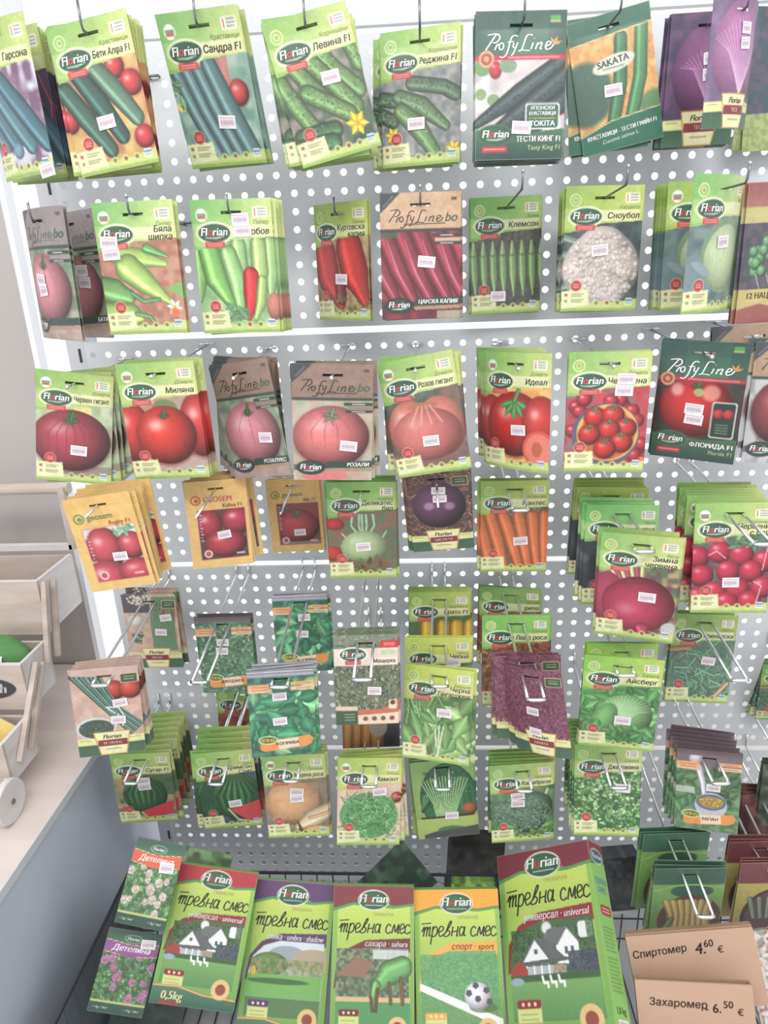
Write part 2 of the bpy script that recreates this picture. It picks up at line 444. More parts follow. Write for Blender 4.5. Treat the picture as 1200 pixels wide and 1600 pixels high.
def ph_regina(A):
    bgmix(A, .4, 1.5, [(148, 150, 150), (170, 168, 162), (120, 128, 128)], 5)
    for p in (((.4, .58), (.8, .66), (.94, .74)), ((.02, .72), (.2, .76)), ((.0, .9), (.15, .98))): gherkin(A, p, .085, (92, 120, 96))
    gherkin(A, ((.24, .72), (.52, .84), (.82, 1.08)), [.09, .11, .06], (104, 134, 98))
    gherkin(A, ((.26, .88), (.46, 1.06), (.68, 1.36)), [.1, .12, .08], (112, 150, 98))
    flower(A, .14, 1.14, .1); flower(A, .92, 1.34, .1)
def ph_cukes_dark(A):
    bgmix(A, .45, 1.5, [(200, 190, 192), (185, 178, 182), (215, 208, 206)], 9)
    A.ell(.08, .55, .09, .09, (110, 150, 90)); A.ell(.22, .58, .07, .09, (205, 50, 60), sh=.3, hl=.5); A.ell(.36, .54, .1, .07, (120, 150, 120)); A.ell(.06, .82, .06, .06, (130, 160, 110)); A.ell(.2, .88, .07, .06, (120, 150, 105)); A.ell(.95, .95, .1, .1, (190, 80, 90))
    for p in (((.95, .52), (.5, .82), (.02, 1.12)), ((1.05, .6), (.6, .95), (.12, 1.28)), ((1.05, .85), (.7, 1.1), (.35, 1.3))): gherkin(A, p, [.1, .11, .05], (66, 80, 84))
def ph_tokita(A): ph_cukes_dark(A)
def ph_redcab(A):
    A.speck(0, 0, 1, 1.5, [(86, 66, 100), (110, 76, 118), (70, 62, 92)], 10, sharp=2)
    A.ell(.6, .66, .52, .56, (138, 82, 134), sh=.45); 
    for k in range(18):
        a = -1.2 + k * .14; A.cap([(.62, 1.05), (.62 + .28 * math.sin(a), .62), (.6 + .45 * math.sin(a), .35 + .2 * abs(a))], [.012, .006, .003], (206, 160, 200), sh=0, hl=0, al=.75)
def ph_redcab2(A):
    A.speck(0, 0, 1, 1.5, [(120, 96, 136), (146, 112, 156), (106, 96, 128)], 10, sharp=2)
    A.ell(.56, .62, .52, .62, (182, 118, 172), sh=.35)
    for k in range(18):
        a = -1.3 + k * .15; A.cap([(.58, 1.1), (.58 + .3 * math.sin(a), .62), (.56 + .5 * math.sin(a), .2 + .2 * abs(a))], [.012, .006, .003], (222, 186, 216), sh=0, hl=0, al=.75)
def ph_bpeppers(A):
    bgmix(A, .4, 1.5, [(188, 132, 108), (200, 150, 124), (170, 112, 92)], 6)
    g = (168, 205, 108)
    A.cap([(.2, .56), (.5, .62), (.82, .7)], [.11, .11, .04], g, hl=.3); A.cap([(.62, .52), (.86, .62)], [.06, .02], (110, 170, 96))
    A.cap([(.0, .96), (.14, 1.0), (.3, 1.06)], [.15, .16, .1], (120, 170, 100)); A.cap([(.36, .74), (.54, .9), (.86, 1.16)], [.17, .14, .03], g, hl=.4)
    A.cap([(.36, 1.02), (.5, 1.12), (.7, 1.1)], .025, (96, 150, 100)); A.cap([(.02, 1.26), (.3, 1.28), (.4, 1.3)], [.15, .15, .08], g, hl=.4); A.cap([(.38, 1.26), (.55, 1.3), (.62, 1.4)], .025, (104, 160, 100))
    A.poly([(.8, .98), (1, .9), (1, 1.1)], (130, 180, 100)); flower(A, .88, 1.2, .1, (240, 225, 215)); A.ell(.88, 1.26, .05, .05, (225, 110, 70))
def ph_lubov(A):
    bgmix(A, .4, 1.5, [(150, 196, 130), (176, 212, 150), (130, 172, 120)], 8)
    for x, c in ((.05, (130, 182, 104)), (.55, (160, 204, 130)), (.95, (150, 190, 120)), (.8, (172, 205, 128))): A.cap([(x, .5), (x, .8), (x - .04, 1.1)], [.1, .11, .03], c, hl=.35)
    A.cap([(.18, .55), (.24, .85), (.44, 1.24)], [.14, .15, .04], (128, 190, 96), hl=.45); A.cap([(.42, .6), (.5, .9), (.52, 1.3)], [.11, .12, .04], (150, 205, 126), hl=.4)
    A.cap([(.68, .84), (.68, 1.05), (.61, 1.34)], [.1, .115, .03], (222, 52, 58), hl=.5); A.cap([(.82, .9), (.78, 1.15), (.7, 1.33)], [.06, .07, .03], (168, 200, 120)); A.leaves(.3, 1.15, .6, 1.35, 14, .14, .03, [(110, 160, 110)])
    A.ell(.95, 1.2, .1, .16, (205, 130, 110), sh=.3)
def ph_kapia_red(A):
    bgmix(A, .4, 1.5, [(170, 140, 100), (150, 120, 95), (185, 160, 110)], 6)
    A.cap([(.2, .62), (.26, .9), (.5, 1.26)], [.24, .24, .1], (200, 62, 60), hl=.25); A.cap([(.68, .58), (.76, .88), (.92, 1.24)], [.23, .23, .08], (205, 66, 62), hl=.3); A.cap([(.5, 1.0), (.52, 1.2)], [.1, .1], (140, 56, 66)); A.leaves(0, 1.2, 1, 1.4, 30, .1, .02, [(130, 120, 70)])
def ph_kapia_dark(A):
    bgmix(A, .3, 1.5, [(118, 50, 66), (92, 42, 58), (150, 60, 70)], 9)
    for k in range(6):
        x = -.2 + .22 * k; A.cap([(x, .45), (x + .2, .9), (x + .42, 1.35)], [.1, .12, .06], (150, 54, 68), sh=.5, hl=.3)
        A.cap([(x + .06, .55), (x + .2, .95), (x + .4, 1.3)], [.004, .012, .004], (205, 130, 170), sh=0, hl=0, al=.8)
    A.rect(0, .45, .22, .52, (70, 96, 76), al=.8); A.rect(.7, 1.4, 1, 1.5, (170, 180, 150), al=.8)
def ph_okra(A):
    bgmix(A, .4, 1.5, [(84, 84, 80), (104, 98, 96), (70, 76, 68)], 4)
    for k in range(46): A.rect(k / 46, .42, k / 46 + .006, 1.4, (130, 126, 122), al=.4)
    for k in range(8):
        x = .04 + .137 * k; A.cap([(x - .01, .58), (x, .74), (x + .01, 1.0), (x + .03, 1.28)], [.02, .062, .06, .008], (138, 172, 112), sh=.45, hl=.35); A.cap([(x, .56), (x, .7)], [.016, .05], (152, 176, 120))
def ph_cauliflower(A):
    bgmix(A, .4, 1.5, [(70, 84, 88), (92, 108, 104), (60, 70, 80)], 9)
    for k in range(5): A.cap([(.0, .6 + .2 * k), (.3, .7 + .15 * k)], .05, (120, 140, 132))
    A.ell(.5, .98, .5, .46, (214, 200, 194), sh=.3)
    for cx, cy, r in ((.5, .76, .34), (.25, 1.0, .26), (.74, .98, .28), (.45, 1.18, .3), (.62, 1.24, .24)):
        A.ell(cx, cy, r, r * .85, (222, 208, 202), sh=.35)
    for _ in range(420):
        a, r = A.rng.uniform(0, 6.28), A.rng.random() ** .6; x, y = .5 + .46 * r * math.cos(a), .98 + .44 * r * math.sin(a); k = A.rng.uniform(.018, .034)
        A.ell(x, y, k, k, np.array([228, 216, 210]) * A.rng.uniform(.9, 1.06), sh=.28, al=.8)
def ph_cabbage(A):
    bgmix(A, .4, 1.5, [(98, 124, 116), (120, 146, 140), (84, 106, 112)], 10)
    A.ell(.12, 1.15, .3, .3, (116, 140, 146)); A.ell(.95, .9, .3, .5, (110, 140, 132))
    A.ell(.6, .86, .44, .42, (120, 150, 118)); A.ell(.6, .88, .38, .36, (196, 214, 166), sh=.25)
    for k in range(9): A.cap([(.42 + .05 * k, .56), (.36 + .06 * k, .9), (.44 + .04 * k, 1.2)], .006, (168, 194, 140), sh=0, hl=0, al=.7)
    A.ell(.2, 1.0, .16, .05, (140, 160, 168), rot=.5)
def ph_peas(A):
    A.rect(0, .42, 1, 1.2, (80, 78, 92)); A.speck(0, .42, 1, 1.2, [(80, 78, 92), (100, 92, 100)], 6)
    for _ in range(60): A.ell(A.rng.uniform(.1, .95), A.rng.uniform(.6, .95), .06, .06, (112, 170, 120), sh=.4, hl=.3)
    for k in range(5): A.cap([(.2 + .15 * k, .95), (.3 + .14 * k, 1.18)], .006, (190, 190, 190))
def ph_tom_giant(A):
    bgmix(A, .4, 1.5, [(176, 200, 150), (205, 215, 180), (160, 180, 140)], 10); A.rect(.5, .45, .72, .62, (240, 210, 120), al=.8)
    A.rect(0, 1.25, 1, 1.5, (150, 120, 115), al=.7); tomato(A, .46, .92, .52, .42, (182, 66, 82), hl=.35, lobes=6, cs=.22)
def ph_tom_milana(A):
    bgmix(A, .4, 1.5, [(190, 120, 100), (205, 150, 130), (170, 150, 130)], 9); A.rect(0, 1.2, 1, 1.5, (186, 160, 150))
    tomato(A, .08, .86, .26, .4, (214, 54, 48), cal=False); tomato(A, .98, .8, .26, .42, (214, 56, 50), cal=False); A.ell(.55, .58, .16, .12, (110, 130, 80)); tomato(A, .52, .92, .39, .38, (228, 56, 44), hl=.6, cs=.18, calc=(90, 90, 60))
def ph_tom_rosalux(A):
    bgmix(A, .4, 1.5, [(130, 150, 120), (170, 170, 150), (110, 130, 110)], 8); tomato(A, .5, .92, .46, .42, (226, 140, 152), hl=.4, lobes=3, cs=.14); A.rect(0, 1.3, 1, 1.5, (200, 150, 150), al=.6)
def ph_tom_rozali(A):
    bgmix(A, .4, 1.5, [(190, 180, 160), (150, 170, 130), (200, 160, 150)], 8); tomato(A, .48, .92, .48, .4, (232, 122, 124), hl=.35, lobes=4, cs=.28, calc=(120, 130, 100)); A.ell(.4, 1.44, .3, .08, (220, 120, 120))
def ph_tom_roz(A):
    bgmix(A, .4, 1.5, [(70, 92, 82), (92, 110, 96), (140, 100, 92)], 8); A.rect(0, 1.2, 1, 1.5, (140, 92, 86), al=.7)
    for cx, r in ((.3, .3), (.7, .32)): A.ell(cx, .9, r, .38, (224, 130, 110), sh=.35, hl=.4)
    A.ell(.5, .98, .46, .34, (220, 118, 112), sh=.35, hl=.2); A.ell(.5, .62, .2, .05, (180, 110, 80))
    for k in range(4): A.cap([(.44 + .05 * k, .62), (.3 + .14 * k, .85)], .012, (240, 180, 150), sh=0, hl=0, al=.6)
def ph_tom_ideal(A):
    bgmix(A, .4, 1.5, [(238, 190, 110), (235, 170, 90), (225, 150, 80)], 10); tomato(A, .12, .9, .22, .36, (214, 50, 46), cal=False); tomato(A, .5, .9, .44, .42, (214, 44, 42), hl=.55, cal=False)
    for k in range(5): A.leaf(.5, .6, .26, .05, .4 + k * .6, (86, 150, 80)); 
    A.cap([(.5, .6), (.56, .46)], .03, (86, 140, 80)); tomato(A, .88, .88, .26, .36, (220, 52, 46), cal=False); A.ell(.86, 1.2, .22, .24, (226, 80, 70)); A.ell(.86, 1.2, .18, .2, (232, 120, 100)); A.ell(.84, 1.2, .07, .1, (200, 90, 60))
def ph_tom_cherry(A):
    bgmix(A, .4, 1.5, [(205, 70, 80), (120, 120, 130), (190, 60, 70)], 7)
    for _ in range(26): tomato(A, A.rng.uniform(0, 1), A.rng.uniform(.5, 1.4), .09, .085, (208, 46, 58), cal=False)
    A.ell(.5, 1.02, .42, .4, (84, 96, 116)); A.ell(.52, 1.0, .38, .36, (232, 170, 90)); A.ell(.52, 1.02, .34, .32, (190, 110, 60))
    for x, y in ((.36, .8), (.58, .78), (.74, .94), (.54, .96), (.3, 1.02), (.7, 1.12), (.5, 1.2)): tomato(A, x, y, .14, .13, (222, 44, 44), cs=.5, calc=(90, 140, 90), hl=.4)
def ph_tom_florida(A):
    A.speck(0, .42, 1, 1.5, [(66, 46, 48), (96, 50, 54), (50, 60, 56)], 10); tomato(A, .48, .8, .42, .38, (214, 44, 50), hl=.0, cs=.12)
    A.ell(.25, .6, .07, .08, (240, 190, 180), al=.7, soft=4); A.ell(.64, .62, .1, .1, (240, 180, 150), al=.7, soft=4); A.ell(.5, .62, .06, .05, (170, 170, 110))
def ph_tom_black(A):
    A.speck(0, .42, 1, 1.5, [(190, 190, 195), (150, 150, 156)], 8); tomato(A, .4, .85, .36, .4, (150, 60, 70), hl=.3)
def ph_geo(A, kind):
    A.clip(.17, .5, .93, 1.34)
    if kind == 0:
        bgmix(A, .5, 1.34, [(205, 215, 210), (180, 200, 200)], 8); tomato(A, .42, .82, .28, .34, (214, 78, 92), cal=False, hl=.5); tomato(A, .82, .82, .2, .22, (216, 76, 92), cal=False, hl=.5); A.leaves(.6, .5, .9, .6, 10, .14, .03, [(120, 180, 140)]); tomato(A, .35, 1.3, .35, .3, (212, 80, 92), cal=False); tomato(A, .82, 1.25, .3, .22, (212, 76, 88), cal=False, hl=.4)
    elif kind == 1:
        bgmix(A, .5, 1.34, [(96, 56, 66), (70, 80, 66)], 7); tomato(A, .34, .75, .22, .28, (186, 50, 70), cal=False); tomato(A, .8, .7, .25, .24, (190, 52, 72), cal=False); tomato(A, .58, 1.08, .34, .24, (196, 56, 74), hl=.35, cs=.4, calc=(90, 120, 90))
    else:
        bgmix(A, .5, 1.34, [(150, 60, 64), (110, 90, 80)], 8); tomato(A, .52, .96, .42, .34, (200, 66, 72), hl=.1, cs=.3, calc=(96, 110, 80)); A.rect(.2, 1.28, .93, 1.36, (150, 150, 150), al=.7)
    A.clip()
def ph_kohlrabi(A):
    bgmix(A, .4, 1.5, [(120, 110, 84), (90, 120, 86), (150, 90, 70)], 7); A.ell(.1, .64, .14, .09, (206, 50, 48), sh=.3); A.ell(.05, 1.1, .16, .12, (206, 60, 50), sh=.3); A.rect(.8, .7, 1, 1.2, (86, 110, 90), al=.6)
    for x, b in ((.36, -.05), (.46, -.02), (.56, .02), (.66, .05), (.5, 0)): A.cap([(x, .5), (x + b * .4, .66), (.52 + b, .84)], [.03, .02, .025], (150, 190, 150), hl=.3)
    A.cap([(.2, .78), (.3, .9)], .015, (150, 190, 150)); A.cap([(.85, .75), (.76, .92)], .015, (150, 190, 150)); A.ell(.52, 1.0, .34, .26, (176, 200, 144), sh=.32, hl=.2); A.leaves(.2, 1.2, .9, 1.36, 30, .1, .025, [(120, 90, 60), (96, 130, 80)])
def ph_purple_kohl(A):
    A.speck(0, 0, 1, 1.5, [(96, 72, 70), (130, 96, 78), (80, 60, 70)], 4); A.blades(0, 0, 1, 1.2, 150, .14, .008, [(176, 130, 90), (110, 76, 70)], 0, 6.28)
    A.ell(.5, .62, .42, .42, (104, 66, 100), sh=.5); A.ell(.34, .62, .08, .07, (190, 150, 190), al=.7, soft=4); A.ell(.66, .64, .08, .07, (190, 140, 180), al=.7, soft=4); A.cap([(.5, .1), (.5, .4)], [.06, .04], (110, 80, 90))
def ph_carrot(A):
    bgmix(A, .4, 1.5, [(96, 100, 84), (70, 84, 70), (110, 120, 100)], 5); A.blades(0, .4, 1, .6, 60, .12, .01, [(170, 170, 150), (90, 120, 80)], 0, 3.14)
    for x, dx in ((-.02, .16), (.14, .22), (.34, .24), (.56, .16), (.76, .1), (.95, .02)): A.cap([(x, .56), (x + dx * .5, .95), (x + dx, 1.4)], [.1, .105, .075], (224, 116, 66), sh=.42, hl=.22)
def ph_wradish(A):
    bgmix(A, .4, 1.5, [(90, 110, 84), (120, 70, 80), (170, 160, 110)], 6)
    for k in range(8): A.cap([(.05 + .07 * k, .44), (.2 + .05 * k, .66)], .03, (200, 190, 130) if k % 2 else (170, 80, 96))
    A.ell(.12, .95, .24, .4, (176, 60, 92), sh=.3); A.ell(.52, .98, .46, .4, (196, 56, 90), sh=.42, hl=.25, lx=-.3, ly=.2); A.cap([(.6, 1.34), (.66, 1.44)], [.1, .02], (196, 70, 100)); A.ell(.93, 1.3, .1, .1, (190, 190, 190))
def ph_dark(A):
    A.speck(0, .4, 1, 1.5, [(66, 72, 82), (88, 92, 100), (54, 58, 66)], 12); A.poly([(.1, 1.3), (.9, .9), (1, 1.4), (.2, 1.5)], (160, 162, 172))
def ph_radish(A):
    bgmix(A, .4, 1.5, [(96, 130, 104), (120, 60, 70), (80, 110, 84)], 7)
    for x, y in ((.06, .72), (.34, .66), (.62, .7), (.92, .78), (.12, .98), (.46, .92), (.76, .92), (.3, 1.2), (.6, 1.16), (.92, 1.14), (.1, 1.28), (.76, 1.34), (.46, 1.36)): A.ell(x, y, .16, .15, (214, 42, 74), sh=.45, hl=.45); 
    for p in (((.2, .7), (.3, .64), (.42, .74)), ((.8, 1.06), (.9, 1.12), (.84, 1.38)), ((.95, .6), (.9, .9))): A.cap(p, .008, (240, 200, 205), hl=0)
    A.leaves(.5, .5, .8, .6, 12, .14, .04, [(110, 160, 120)])
def ph_chives_a(A):
    A.speck(0, 0, 1, 1.5, [(206, 176, 156), (190, 158, 140)], 9); A.rect(0, 0, .5, .36, (70, 72, 84), al=.9)
    for _ in range(40): A.ell(A.rng.uniform(.08, .5), A.rng.uniform(.02, .2), .03, .025, (222, 212, 196), sh=.3)
    A.ell(.2, .52, .15, .12, (225, 215, 205), sh=.2); A.leaves(.1, .75, .3, .95, 30, .06, .02, [(80, 130, 90)])
    for k in range(26): A.cap([(.56 + .017 * k, .06), (.5 + .017 * k, .6), (.5 + .017 * k, 1.12)], .011, (92 + 20 * (k % 2), 130 + 16 * (k % 3), 110), hl=.2)
    A.blades(.6, .02, 1, .3, 26, .3, .008, [(170, 110, 90), (110, 120, 90)], 1.2, 2.0)
def ph_chives_b(A):
    A.speck(0, 0, 1, 1.5, [(212, 178, 160), (196, 160, 144)], 9); A.rect(0, 0, 1, .16, (200, 170, 160), al=.7)
    for x in (.62, .86): tomato(A, x, .38, .17, .16, (214, 70, 60), cal=False, hl=.2)
    A.ell(.3, 1.02, .3, .2, (226, 226, 222), sh=.15); A.ell(.3, 1.02, .26, .16, (70, 88, 80)); A.leaves(.1, .92, .5, 1.12, 60, .05, .015, [(90, 120, 100), (70, 100, 84)])
    for k in range(14):
        t = k / 13; A.cap([(.0 + .44 * t, .12 + .05 * t), (.52 + .14 * t, .80 - .14 * t), (.80 + .2 * t, 1.16 - .16 * t)], [.021, .010, .016], np.array([96, 132, 118]) * (.62, 1.05, .82, 1.3)[k % 4], sh=.35, hl=.2)
    for p in (((.6, .78), (.48, .66), (.66, .68), (.72, .82)), ((.64, .8), (.58, 1.0)), ((.64, .8), (.7, 1.0)), ((.6, .96), (.56, 1.08))): A.cap(p, .012, (236, 236, 240), hl=0)
def ph_mint(A):
    A.speck(0, 0, 1, 1.5, [(84, 128, 98), (110, 150, 120), (66, 104, 84)], 4); A.leaves(0, .1, 1, 1.4, 420, .075, .022, [(110, 156, 118), (86, 136, 98), (140, 178, 140)])
def ph_nettle(A, n=1):
    A.speck(0, 0, 1, 1.5, [(60, 120, 100), (80, 140, 116), (50, 96, 90)], 7); A.leaves(0, .2, 1, 1.3, 60, .3, .12, [(70, 156, 112), (96, 176, 130), (64, 140, 106), (126, 192, 140)], -.6, 2.4)
def ph_thyme(A):
    A.speck(0, 0, 1, 1.5, [(96, 112, 90), (74, 92, 74), (120, 130, 108)], 3); A.leaves(0, .5, 1, 1.3, 420, .05, .013, [(140, 156, 120), (96, 118, 90), (170, 180, 148), (70, 90, 70)], -2.4, -.8); A.blades(0, .6, 1, 1.3, 40, .25, .005, [(150, 130, 100)], -2, -1)
def ph_pumpkin(A):
    A.speck(0, 0, 1, 1.5, [(150, 110, 70), (120, 84, 60)], 8); 
    for k in range(4): A.cap([(.1 + .16 * k, .4), (.12 + .16 * k, .9), (.1 + .16 * k, 1.5)], .12, (176, 120, 62), hl=.1)
    A.rect(.72, .3, 1, 1.5, (60, 56, 66)); A.ell(.62, 1.1, .16, .2, (150, 140, 120))
def ph_erato(A):
    bgmix(A, .4, 1.5, [(92, 120, 80), (80, 110, 80)], 8)
    for x in (.3, .56, .78, 1.0): A.cap([(x, .6), (x, 1.3)], .12, (232, 186, 66), hl=.2)
def ph_mustard(A):
    bgmix(A, .4, 1.5, [(84, 124, 76), (110, 150, 90), (70, 108, 70)], 6); A.blades(0, .45, .5, .8, 40, .4, .012, [(150, 190, 120), (110, 160, 96)], .9, 2.0)
    for x, y, L, a, c in ((.5, 1.36, .75, -1.5, (130, 176, 106)), (.34, 1.36, .7, -1.9, (116, 164, 98)), (.55, 1.36, .6, -.9, (150, 192, 118)), (.2, 1.3, .5, -2.2, (124, 172, 100)), (.6, 1.36, .5, -.5, (166, 204, 130)), (.75, 1.2, .4, -1.0, (156, 196, 126))): A.leaf(x, y, L, .15, a, c, .2)
    A.leaves(.3, .7, .95, 1.35, 18, .34, .11, [(132, 178, 104), (110, 160, 92), (158, 198, 124)], -2.6, -.5)
    for x in (.47, .54, .6): A.cap([(x, .9), (.53, 1.4)], [.012, .03], (196, 220, 170), hl=.2)
def ph_lollo(A):
    A.speck(0, .4, 1, 1.5, [(176, 84, 70), (140, 70, 64), (190, 120, 84), (110, 100, 70)], 2.2, sharp=5); A.leaves(0, .45, 1, 1.4, 160, .08, .03, [(190, 76, 72), (160, 84, 64), (150, 140, 80), (120, 60, 60)])
def ph_amaranth(A):
    A.speck(0, 0, 1, 1.5, [(118, 62, 84), (98, 54, 78), (142, 82, 104)], 1.8, sharp=5); A.leaves(0, .1, 1, 1.15, 220, .05, .015, [(134, 72, 96), (104, 56, 82), (166, 104, 130)])
    A.blades(0, 1.1, 1, 1.2, 40, .16, .006, [(226, 190, 110), (200, 150, 90)], .2, 2.4)
def ph_iceberg(A):
    bgmix(A, .4, 1.5, [(84, 156, 84), (110, 178, 100), (70, 136, 76)], 5); A.leaves(0, .4, 1, 1.45, 130, .2, .07, [(96, 170, 92), (120, 190, 110), (74, 146, 82)])
    A.ell(.58, .92, .36, .34, (136, 196, 122), sh=.4); 
    for k in range(14): a = -2.4 + k * .16; A.cap([(.4, 1.2), (.56 + .2 * math.cos(a), .92 + .2 * math.sin(a)), (.58 + .34 * math.cos(a), .92 + .32 * math.sin(a))], [.012, .008, .004], (190, 226, 176), sh=0, hl=0, al=.7)
    A.ell(.3, 1.02, .16, .3, (122, 188, 110), rot=.4, sh=.4); A.leaves(.0, 1.15, 1, 1.4, 60, .16, .06, [(80, 150, 84), (110, 176, 104)])
def ph_beans(A):
    bgmix(A, .4, 1.5, [(90, 128, 104), (76, 112, 96), (110, 140, 116)], 5); A.cap([(0, .6), (.3, .56)], .05, (170, 130, 90))
    for _ in range(70):
        x, y, a = A.rng.uniform(0, 1), A.rng.uniform(.55, 1.35), A.rng.uniform(-.9, 2.4); A.cap([(x, y), (x + .2 * math.cos(a), y + .2 * math.sin(a)), (x + .36 * math.cos(a + .5), y + .36 * math.sin(a + .5))], .016, np.array([110, 160, 130]) * A.rng.uniform(.7, 1.2), hl=.3)
    A.cap([(.75, 1.4), (.95, 1.15)], .04, (200, 160, 120))
def melon_w(A, cx, cy, rx, ry):
    A.ell(cx, cy, rx, ry, (86, 140, 86), sh=.45, hl=.15)
    for k in range(7):
        t = -.9 + .3 * k; A.cap([(cx + rx * t * .3, cy - ry * .92), (cx + rx * t * .95, cy - ry * .1), (cx + rx * t * .75, cy + ry * .7)], [.01, .035, .012], (44, 82, 60), sh=0, hl=0, al=.85)
def ph_wmelon_a(A):
    bgmix(A, .4, 1.5, [(180, 150, 110), (190, 170, 130), (90, 120, 80)], 8); A.rect(.5, .45, 1, .9, (70, 100, 70), al=.8); melon_w(A, .5, .88, .38, .4); A.poly([(.4, 1.24), (.98, 1.02), (.94, 1.32), (.5, 1.38)], (222, 66, 72)); A.poly([(.1, 1.1), (.24, 1.2), (.2, 1.32), (.08, 1.3)], (214, 70, 76)); A.cap([(.4, 1.26), (.5, 1.4), (.96, 1.36)], .014, (214, 224, 180), hl=0)
def ph_wmelon_b(A):
    bgmix(A, .4, 1.5, [(88, 92, 130), (60, 80, 70), (70, 100, 76)], 9); melon_w(A, .2, .95, .24, .42); melon_w(A, .66, .9, .42, .46); A.poly([(.48, 1.12), (1, .98), (1, 1.36), (.74, 1.36)], (220, 76, 82)); A.cap([(.46, 1.12), (.6, 1.34), (.8, 1.4)], .02, (196, 220, 170), hl=0); A.ell(.2, 1.32, .07, .06, (224, 120, 110))
def ph_onion(A):
    bgmix(A, .4, 1.5, [(150, 90, 70), (176, 110, 80)], 8); A.ell(.3, .9, .3, .3, (176, 92, 72), sh=.4); A.ell(.75, 1.0, .3, .3, (224, 190, 160), sh=.3)
def ph_melon(A):
    bgmix(A, .4, 1.5, [(150, 134, 116), (130, 120, 104)], 8); A.ell(.46, .86, .46, .4, (226, 170, 122), sh=.35, hl=.15); A.speck(.1, .5, .85, 1.15, [(226, 172, 124), (214, 156, 110)], 2, al=.35)
    A.cap([(.5, 1.3), (.75, 1.15), (1.05, 1.0)], [.06, .17, .14], (232, 214, 170), hl=.1); A.cap([(.7, 1.14), (1, 1.06)], .03, (220, 170, 140)); A.ell(.82, 1.38, .22, .08, (230, 180, 120)); A.cap([(.5, 1.2), (.54, 1.36)], [.01, .03], (90, 66, 50))
def ph_dill(A):
    bgmix(A, .4, 1.5, [(222, 196, 170), (210, 180, 150)], 8); tomato(A, .93, .66, .09, .09, (206, 50, 60), cal=False); A.ell(.5, .98, .46, .4, (96, 156, 96)); A.blades(.1, .65, .9, 1.3, 420, .13, .007, [(70, 140, 84), (110, 176, 108), (90, 156, 96), (140, 196, 130)], 0, 6.28)
def ph_springonion(A):
    A.rect(0, 0, 1, 1.5, (138, 178, 104), (150, 176, 100)); A.ell(.56, .72, .46, .66, (60, 70, 50)); A.clip(.1, .06, 1.0, 1.08)
    A.ell(.56, .72, .44, .64, (50, 110, 76)); A.blades(.2, .2, .9, .7, 90, .3, .03, [(56, 120, 80), (76, 146, 96), (44, 96, 70)], .8, 2.4)
    for k in range(16):
        x = .14 + .05 * k; A.cap([(x, .3 + .2 * abs(x - .5)), (.5 + (x - .5) * .55, .8), (.48 + (x - .5) * .4, 1.06)], [.012, .013, .016], (150, 196, 130), hl=.25)
    A.ell(.88, .96, .13, .12, (180, 100, 56), sh=.4); A.clip(); A.rect(.08, 1.06, .94, 1.1, (64, 48, 40)); A.rect(0, 1.1, 1, 1.5, (172, 190, 106)); A.ell(.55, 1.34, .22, .07, (80, 130, 80)); A.poly([(.1, 1.42), (.3, 1.36), (1, 1.3), (1, 1.5), (.1, 1.5)], (84, 84, 88))
def ph_broccoli(A):
    bgmix(A, .4, 1.5, [(90, 130, 84), (70, 106, 70), (120, 150, 100)], 7); A.cap([(.9, .5), (.82, .72)], .03, (176, 206, 150))
    for cx, cy, r in ((.25, .86, .26), (.66, .78, .32), (.55, 1.06, .32), (.3, 1.12, .2)): A.ell(cx, cy, r, r * .8, (96, 132, 110), sh=.4)
    for _ in range(520):
        a, r = A.rng.uniform(0, 6.28), A.rng.random() ** .5; A.ell(.48 + .46 * r * math.cos(a), .93 + .36 * r * math.sin(a), .013, .013, np.array([112, 146, 122]) * A.rng.uniform(.7, 1.25))
    A.leaves(0, 1.2, 1, 1.4, 24, .16, .05, [(110, 160, 90)])
def ph_cress(A):
    bgmix(A, .4, 1.5, [(60, 100, 60), (80, 130, 76)], 4); A.leaves(0, .45, 1, 1.4, 500, .055, .026, [(150, 200, 128), (110, 172, 98), (180, 220, 160), (84, 146, 84)])
def ph_patish(A):
    A.speck(0, 0, 1, 1.5, [(96, 136, 96), (76, 116, 82), (120, 150, 116)], 6); A.leaves(0, .4, 1, 1.2, 40, .25, .1, [(96, 140, 92), (76, 124, 84)]); A.rect(0, 0, 1, .3, (120, 96, 110), al=.8)
    A.ell(.3, .16, .11, .1, (214, 210, 220), sh=.3); A.cap([(.34, .3), (.42, .6), (.46, .95)], [.06, .05, .03], (214, 214, 226), hl=.3); A.rect(0, .68, .3, .8, (200, 204, 200), al=.8)
    A.ell(.56, 1.0, .25, .24, (190, 194, 204)); A.ell(.56, .94, .23, .15, (96, 108, 140)); A.ell(.56, .94, .19, .11, (170, 140, 84))
    for _ in range(30): A.ell(A.rng.uniform(.4, .72), A.rng.uniform(.88, 1.0), .03, .025, (222, 178, 70), sh=.3)
def ph_bean_dark(A):
    A.rect(0, 0, 1, 1.5, (120, 176, 90), (110, 150, 76)); A.rect(0, 0, 1, .34, (62, 104, 84)); A.ell(.55, .48, .3, .14, (56, 96, 76)); A.ell(.56, 1.14, .46, .58, (96, 66, 52)); A.clip(.12, .55, 1, 1.5)
    for k in range(7): A.cap([(.2 + .1 * k, .7), (.3 + .08 * k, 1.0), (.28 + .09 * k, 1.5)], [.05, .07, .06], (198, 170, 96), sh=.4, hl=.2)
    A.cap([(.3, 1.1), (.2, 1.4)], .05, (110, 130, 100)); A.clip(); A.cap([(0, .5), (.3, .36), (.6, .34), (1, .42)], .02, (150, 200, 110), hl=0)
